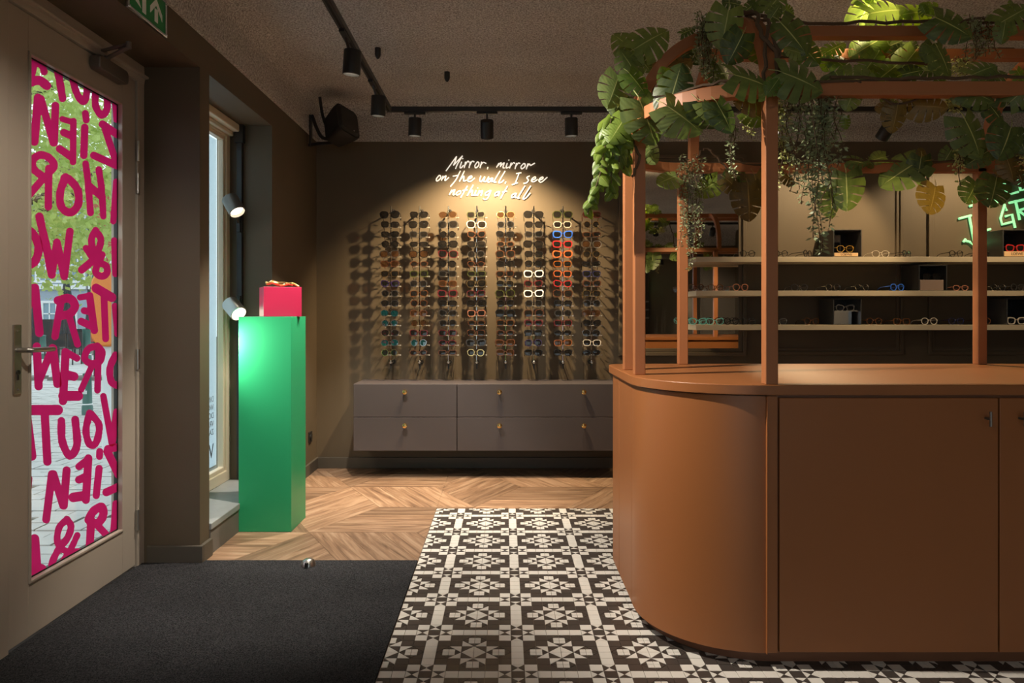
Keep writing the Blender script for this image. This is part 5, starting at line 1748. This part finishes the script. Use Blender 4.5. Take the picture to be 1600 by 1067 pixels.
hanging((1.15, 2.55, 2.05), 'largest grey-green trailing plant, hanging from the front beam beside the tall post', [(1240 + rr.uniform(-12, 72), 135 + rr.uniform(-8, 25), rr.uniform(215, 300), 2.56 + rr.uniform(-.05, .05), rr.uniform(-.02, .02)) for _ in range(22)] + [(1268, 150, 330, 2.55, .0), (1276, 150, 400, 2.53, .0), (1283, 150, 395, 2.55, -.01), (1262, 150, 318, 2.58, -.01), (1290, 150, 365, 2.56, .01), (1272, 150, 372, 2.5, .01)], .021, .20, M['trail'], .012, 3, 6)
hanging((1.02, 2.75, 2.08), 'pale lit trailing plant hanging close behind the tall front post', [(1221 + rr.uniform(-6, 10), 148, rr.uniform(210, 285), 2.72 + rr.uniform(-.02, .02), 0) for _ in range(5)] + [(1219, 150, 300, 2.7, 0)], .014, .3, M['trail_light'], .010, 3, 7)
hanging((.9, 2.9, 2.05), 'thin trailing plant hanging between the corner garland and the tall post', [(1146 + rr.uniform(-5, 5), 196, rr.uniform(240, 285), 2.75, 0) for _ in range(4)], .013, .3, M['trail'], .010, 3, 8)
hanging((1.0, 2.9, 2.1), 'short pale trailing sprig under the front beam beside the tall post', [(1168 + rr.uniform(-4, 4), 180, rr.uniform(200, 220), 2.8, 0) for _ in range(3)], .012, .3, M['trail_light'], .010, 3, 9)
hanging((.8, 2.85, 2.45), 'bushy grey-green trailing plant hanging from the top of the corner hoop', [(1103 + rr.uniform(-12, 12), 18 + rr.uniform(0, 15), rr.uniform(80, 132), 2.86 + rr.uniform(-.03, .03), rr.uniform(-.02, .02)) for _ in range(14)], .014, .25, M['trail'], .009, 3, 10)
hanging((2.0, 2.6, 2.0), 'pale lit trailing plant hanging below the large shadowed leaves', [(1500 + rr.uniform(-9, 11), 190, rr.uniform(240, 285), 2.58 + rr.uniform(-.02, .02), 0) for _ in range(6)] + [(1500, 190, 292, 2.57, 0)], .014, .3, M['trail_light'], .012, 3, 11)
hanging((2.1, 2.85, 2.4), 'bushy trailing plant draped over the upper beam among large leaves', [(1538 + rr.uniform(-22, 20), 22 + rr.uniform(0, 10), rr.uniform(60, 100), 2.86 + rr.uniform(-.03, .03), rr.uniform(-.02, .02)) for _ in range(14)], .016, .22, M['trail'], .010, 3, 12)
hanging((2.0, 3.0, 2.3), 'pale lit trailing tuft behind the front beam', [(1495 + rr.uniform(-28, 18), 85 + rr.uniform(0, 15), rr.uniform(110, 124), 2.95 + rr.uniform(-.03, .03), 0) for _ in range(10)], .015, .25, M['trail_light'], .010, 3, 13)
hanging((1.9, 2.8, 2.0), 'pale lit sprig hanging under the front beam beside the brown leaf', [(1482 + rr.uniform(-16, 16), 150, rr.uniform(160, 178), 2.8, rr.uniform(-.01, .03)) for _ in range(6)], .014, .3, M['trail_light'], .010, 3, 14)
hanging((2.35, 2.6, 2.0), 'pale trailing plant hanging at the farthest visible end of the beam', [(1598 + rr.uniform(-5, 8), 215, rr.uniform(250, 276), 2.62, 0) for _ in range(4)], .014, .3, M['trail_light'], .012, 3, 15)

# young vine strands hanging from the corner cluster


def strand(root, pts, Y, size, n, mk=ly):
    P = smooth_path([at(x, y, Y + dy) for x, y, dy in pts], 8)
    MB().tube(P, .002, 5).build('stem', M['vine'], root, smooth=True)
    for k in range(n):
        f = k / n * (len(P) - 2)
        i = int(f)
        p = P[i].lerp(P[i + 1], f - i)
        s = 1 if k % 2 else -1
        d = Vector((s * rnd.uniform(.25, .8), rnd.uniform(-.5, .2), -rnd.uniform(.5, 1.0))).normalized()
        L = size * rnd.uniform(.75, 1.2)
        nv = Vector((rnd.uniform(-.6, .6), -1, rnd.uniform(-.1, .6)))
        nv = (nv - d * nv.dot(d)).normalized()
        xv = d.cross(nv)
        mtx = Matrix(((xv.x * L * .75, d.x * L, nv.x * L, p.x), (xv.y * L * .75, d.y * L, nv.y * L, p.y), (xv.z * L * .75, d.z * L, nv.z * L, p.z), (0, 0, 0, 1)))
        o = bpy.data.objects.new('leaf', HEART)
        COL.objects.link(o)
        o.parent = root
        o.matrix_basis = Matrix.Translation(-root.location) @ mtx
b = monstera(3)
HEART = b.mesh('leaf', M[ly], True)
vp = thing('ivy_vine', (.5, 2.9, 2.0), 'yellow-green young vine strands hanging beside the counter corner post', 'plant')
strand(vp, [(955, 185, 0), (945, 230, .0), (938, 270, 0), (926, 305, 0), (918, 335, 0)], 2.86, .044, 24)
strand(vp, [(962, 190, .02), (957, 235, .02), (955, 275, .02), (957, 308, .02)], 2.86, .044, 19)
strand(vp, [(972, 200, .0), (970, 225, .0), (966, 262, .0)], 2.88, .05, 13)
strand(vp, [(980, 205, .04), (978, 235, .04), (975, 265, .04)], 2.90, .046, 12)
strand(vp, [(950, 190, .0), (940, 222, .0), (938, 262, .0)], 2.9, .05, 13)

# ================================================================== OUTDOORS, seen through the glass door
ZG = -.12
street = struct('street', MB().box((-40, -12, ZG - .3), (-2.12, 45, ZG - .014)).box((-2.12, -12, ZG - .3), (8, WN - .2, ZG - .014)), M['mortar'])
cells = []
PX, PY = .30, .15
for i in range(-40, 190):
    for j in range(-160, -6):
        y = 1.5 + i * PY
        x = j * PX + (PX / 2 if i % 2 else 0)
        cx, cy = x + PX / 2, y + PY / 2
        if cy < 2.0 or cx > -2.2: continue
        px, py = VX + FPX * cx / cy, VY + FPX * (CH - ZG) / cy
        if px < 25 or px > 200 or cy > 24: continue
        cells.append((cy, x, y))
cells.sort()
pm = [MB().prism([(.006, .006), (PX - .006, .006), (PX - .006, PY - .006), (.006, PY - .006)], -.03, 0).mesh('paver', M['paver'])]
rest = MB()
for n, (cy, x, y) in enumerate(cells):
    if n < 300:
        o = bpy.data.objects.new('paver', pm[0])
        COL.objects.link(o)
        o.parent = street
        o.location = (x, y, ZG + rnd.uniform(-.004, .004))
        o.rotation_euler = (rnd.uniform(-.006, .006), rnd.uniform(-.006, .006), 0)
    else:
        z = ZG + rnd.uniform(-.004, .004)
        rest.box((x + .004, y + .004, z - .03), (x + PX - .004, y + PY - .004, z))
o = rest.build('paving', M['paver'], street)
o['kind'] = 'stuff'

# tree: crown of leaf blades on branches
tr = thing('plane_tree', (-7.2, 9.5, ZG), 'broad leafy green tree on the square outside the glass door', 'tree')
tp = [(-7.2, 9.5, ZG), (-7.2, 9.45, 1.2), (-7.15, 9.5, 2.4), (-7.0, 9.6, 3.6), (-6.8, 9.6, 4.8)]
MB().tube(smooth_path(tp, 4), [.20 - .006 * k for k in range(17)], 10).build('trunk', M['bark'], tr, smooth=True)
b = MB()
rt = random.Random(11)
br = []
for k in range(14):
    a = rt.uniform(0, 2 * PI)
    z0 = rt.uniform(2.2, 4.4)
    e = Vector((-7.0 + math.cos(a) * rt.uniform(1.2, 2.6), 9.5 + math.sin(a) * rt.uniform(1, 2.2), z0 + rt.uniform(-.4, 1.0)))
    b.tube([(-7.05, 9.5, z0 - .4), ((-7.05 + e.x) / 2, (9.5 + e.y) / 2, z0 + .2), e], [.06, .04, .012], 6)
    br.append(e)
b.build('branches', M['bark'], tr, smooth=True)
b = MB()
cl = []
for k in range(230):
    px, py = rt.uniform(10, 200), rt.uniform(70, 440)
    if py < 175 and px > 92 + (py - 80) * .75: continue
    if py > 420 and rt.random() < .5: continue
    Y = rt.uniform(7.6, 11.0)
    cl.append(at(px, py, Y))
for c in cl:
    for _ in range(34):
        p = c + Vector((rt.gauss(0, .17), rt.gauss(0, .2), rt.gauss(0, .13)))
        d = Vector((rt.uniform(-1, 1), rt.uniform(-1, 1), rt.uniform(-.9, .4))).normalized()
        sd = d.cross(Vector((rt.uniform(-1, 1), rt.uniform(-1, 1), rt.uniform(-1, 1)))).normalized()
        L_ = rt.uniform(.06, .11)
        b.add([p, p + d * L_ * .5 + sd * L_ * .45, p + d * L_, p + d * L_ * .5 - sd * L_ * .45], [(0, 1, 2, 3)])
f = b.build('foliage', M['tree'], tr)
f['kind'] = 'stuff'

# houses across the square
YH = 36.0


def house(name, label, x0, x1, h, wallm, wins, dep=7, shop=True):
    t = thing(name, ((x0 + x1) / 2, YH, ZG), label, 'house', 'houses across the square')
    MB().box((x0, YH, ZG), (x1, YH + dep, h)).build('facade', wallm, t)
    MB().prism([(x0 - .03, h), (x1 + .03, h), ((x0 + x1) / 2, h + (x1 - x0) * .42)], YH - .1, YH + dep, lambda p, q, s: (p, s, q)).build('roof', M['roof'], t)
    MB().box((x0, YH - .12, 2.55), (x1, YH, 2.80)).build('cornice', M['house_white'], t)
    for (xw, zw, ww, hw) in wins:
        f = MB().ring(rect(xw - ww / 2 - .12, xw + ww / 2 + .12, zw - .12, zw + hw + .12), rect(xw - ww / 2, xw + ww / 2, zw, zw + hw), YH - .06, YH + .0, lambda p, q, s: (p, s, q)).box((xw - .03, YH - .05, zw), (xw + .03, YH, zw + hw)).box((xw - ww / 2, YH - .05, zw + hw * .62), (xw + ww / 2, YH, zw + hw * .62 + .06)).build('window', M['house_white'], t)
        MB().box((xw - ww / 2, YH - .012, zw), (xw + ww / 2, YH - .008, zw + hw)).build('pane', M['pane'], f)
    return t
def hx(px): return (px - VX) / FPX * YH
house('town_house', 'grey-blue town house with white window trim, seen through the door glass below the tree', hx(33), hx(136), 8.0, M['house_blue'],
      [(hx(a), 3.0 + z, .55, 1.15) for a in (47, 72, 97, 122) for z in (0, 2.3)] + [(hx(a), .35, .62, 1.5) for a in (48, 78, 108)])
house('town_house', 'red brick house beside the grey-blue house, mostly behind the orange box', hx(139.5), hx(200), 7.4, M['house_brick'], [(hx(a), 3.0, .6, 1.2) for a in (153, 185)])
house('town_house', 'white house at the hinge side of the lettered glass, behind the tree', hx(-70), hx(29.5), 7.6, M['house_white'], [(hx(a), 3.0, .6, 1.2) for a in (-45, -15, 14)])

# closed parasols
for px, top, lab in ((46, 428, 'closed dark parasol nearest the door handle, out on the square'), (104, 436, 'closed dark parasol in front of the grey-blue house'), (148, 430, 'closed dark parasol beside the orange box')):
    Y = 15.0
    p = at(px, top, Y)
    t = thing('closed_parasol', (p.x, Y, ZG), lab, 'parasol', 'closed parasols on the square')
    MB().tube([(p.x, Y, ZG), (p.x, Y, p.z + .04)], .022, 8).build('pole', M['black'], t)
    rr2 = []
    b = MB()
    for k in range(9):
        f = k / 8
        rad = (.03 + .13 * f ** .8) * (1 if k < 8 else .85)
        rr2.append((rad, p.z - f * 1.15))
    n = 20
    vs, fs = [], []
    for (rad, z) in rr2:
        for k in range(n):
            q = rad * (1 + .22 * math.cos(k * PI))
            vs.append((p.x + q * math.cos(2 * PI * k / n), Y + q * math.sin(2 * PI * k / n), z))
    for i in range(8):
        for k in range(n):
            fs.append((i * n + k, i * n + (k + 1) % n, (i + 1) * n + (k + 1) % n, (i + 1) * n + k))
    b.add(vs, fs)
    b.build('canopy', M['parasol'], t)
    MB().box((p.x - .25, Y - .25, ZG), (p.x + .25, Y + .25, ZG + .07)).build('base', M['concrete'], t)

# orange box on a white post
Y = 7.0
a, c = at(150, 425, Y), at(196, 541, Y)
t = thing('orange_box', ((a.x + c.x) / 2, Y, ZG), 'tall orange rounded box on a white post just outside the door', 'box')
MB().prism(rrect(a.x, c.x, c.z, a.z, (.13, .13, .13, .13), 8), Y - .10, Y + .12, lambda p, q, s: (p, s, q)).build('casing', M['orange'], t, smooth=True, bevel=.02)
MB().prism(rrect(a.x + .09, c.x - .02, ZG, c.z + .02, (0, 0, 0, 0)), Y - .06, Y + .06, lambda p, q, s: (p, s, q)).build('post', M['whitepost'], t, bevel=.01)
# bollards
for px, Y, hgt, rad, lab in ((136.5, 9.7, .58, .062, 'green enamel bollard close to the door, with a white crest'), (67, 22.0, .75, .10, 'green bollard far out on the square near the door handle'), (135, 20.0, 1.0, .12, 'green bollard far out on the square below the brick house')):
    x = at(px, 492, Y).x
    t = thing('bollard', (x, Y, ZG), lab, 'bollard', 'green bollards')
    MB().lathe([(rad * 1.12, ZG), (rad * 1.12, ZG + hgt * .2), (rad, ZG + hgt * .22), (rad * .82, ZG + hgt * .92), (rad * .92, ZG + hgt * .94), (rad * .9, ZG + hgt * .98), (rad * .4, ZG + hgt)], 16, lambda p, q, s: (x + p, Y + q, s)).build('shaft', M['bollard'], t, smooth=True)
    MB().lathe([(rad * 1.06, ZG + hgt * .24), (rad * 1.10, ZG + hgt * .25), (rad * 1.06, ZG + hgt * .27)], 16, lambda p, q, s: (x + p, Y + q, s)).build('band', M['whitepost'], t, smooth=True)
    if Y < 12:
        b = MB()
        for k in (-1, 0, 1):
            b.box((x + k * .018 - .006, Y - rad - .004, ZG + hgt * .5), (x + k * .018 + .006, Y - rad * .8, ZG + hgt * (.58 + .03 * (k == 0))))
        b.build('crest', M['whitepost'], t)
# terrace planter and chairs
Y = 24.0
a, c = at(38, 499, Y), at(82, 522, Y)
t = thing('planter_box', ((a.x + c.x) / 2, Y, ZG), 'long dark planter screen on the far terrace below the grey-blue house', 'planter')
MB().box((a.x, Y, ZG), (c.x, Y + .4, a.z)).build('box', M['black'], t)
MB().box((a.x + .05, Y + .05, a.z - .03), (c.x - .05, Y + .35, a.z)).build('soil', M['bark'], t)
for k, (px, Y) in enumerate(((88, 20.5), (101, 23.6), (109, 19.5), (121, 24.5))):
    x = at(px, 492, Y).x
    t = thing('terrace_chair', (x, Y, ZG), 'dark terrace chair on the square, %s from the planter screen' % ORD[k], 'chair', 'terrace chairs on the square')
    MB().box((x - .22, Y - .22, ZG + .43), (x + .22, Y + .22, ZG + .46)).build('seat', M['black'], t)
    MB().box((x - .22, Y + .19, ZG + .46), (x + .22, Y + .22, ZG + .88)).build('backrest', M['black'], t)
    for sx in (-1, 1):
        for sy in (-1, 1):
            MB().tube([(x + sx * .2, Y + sy * .2, ZG), (x + sx * .2, Y + sy * .2, ZG + .43)], .018, 6).build('leg', M['black'], t)
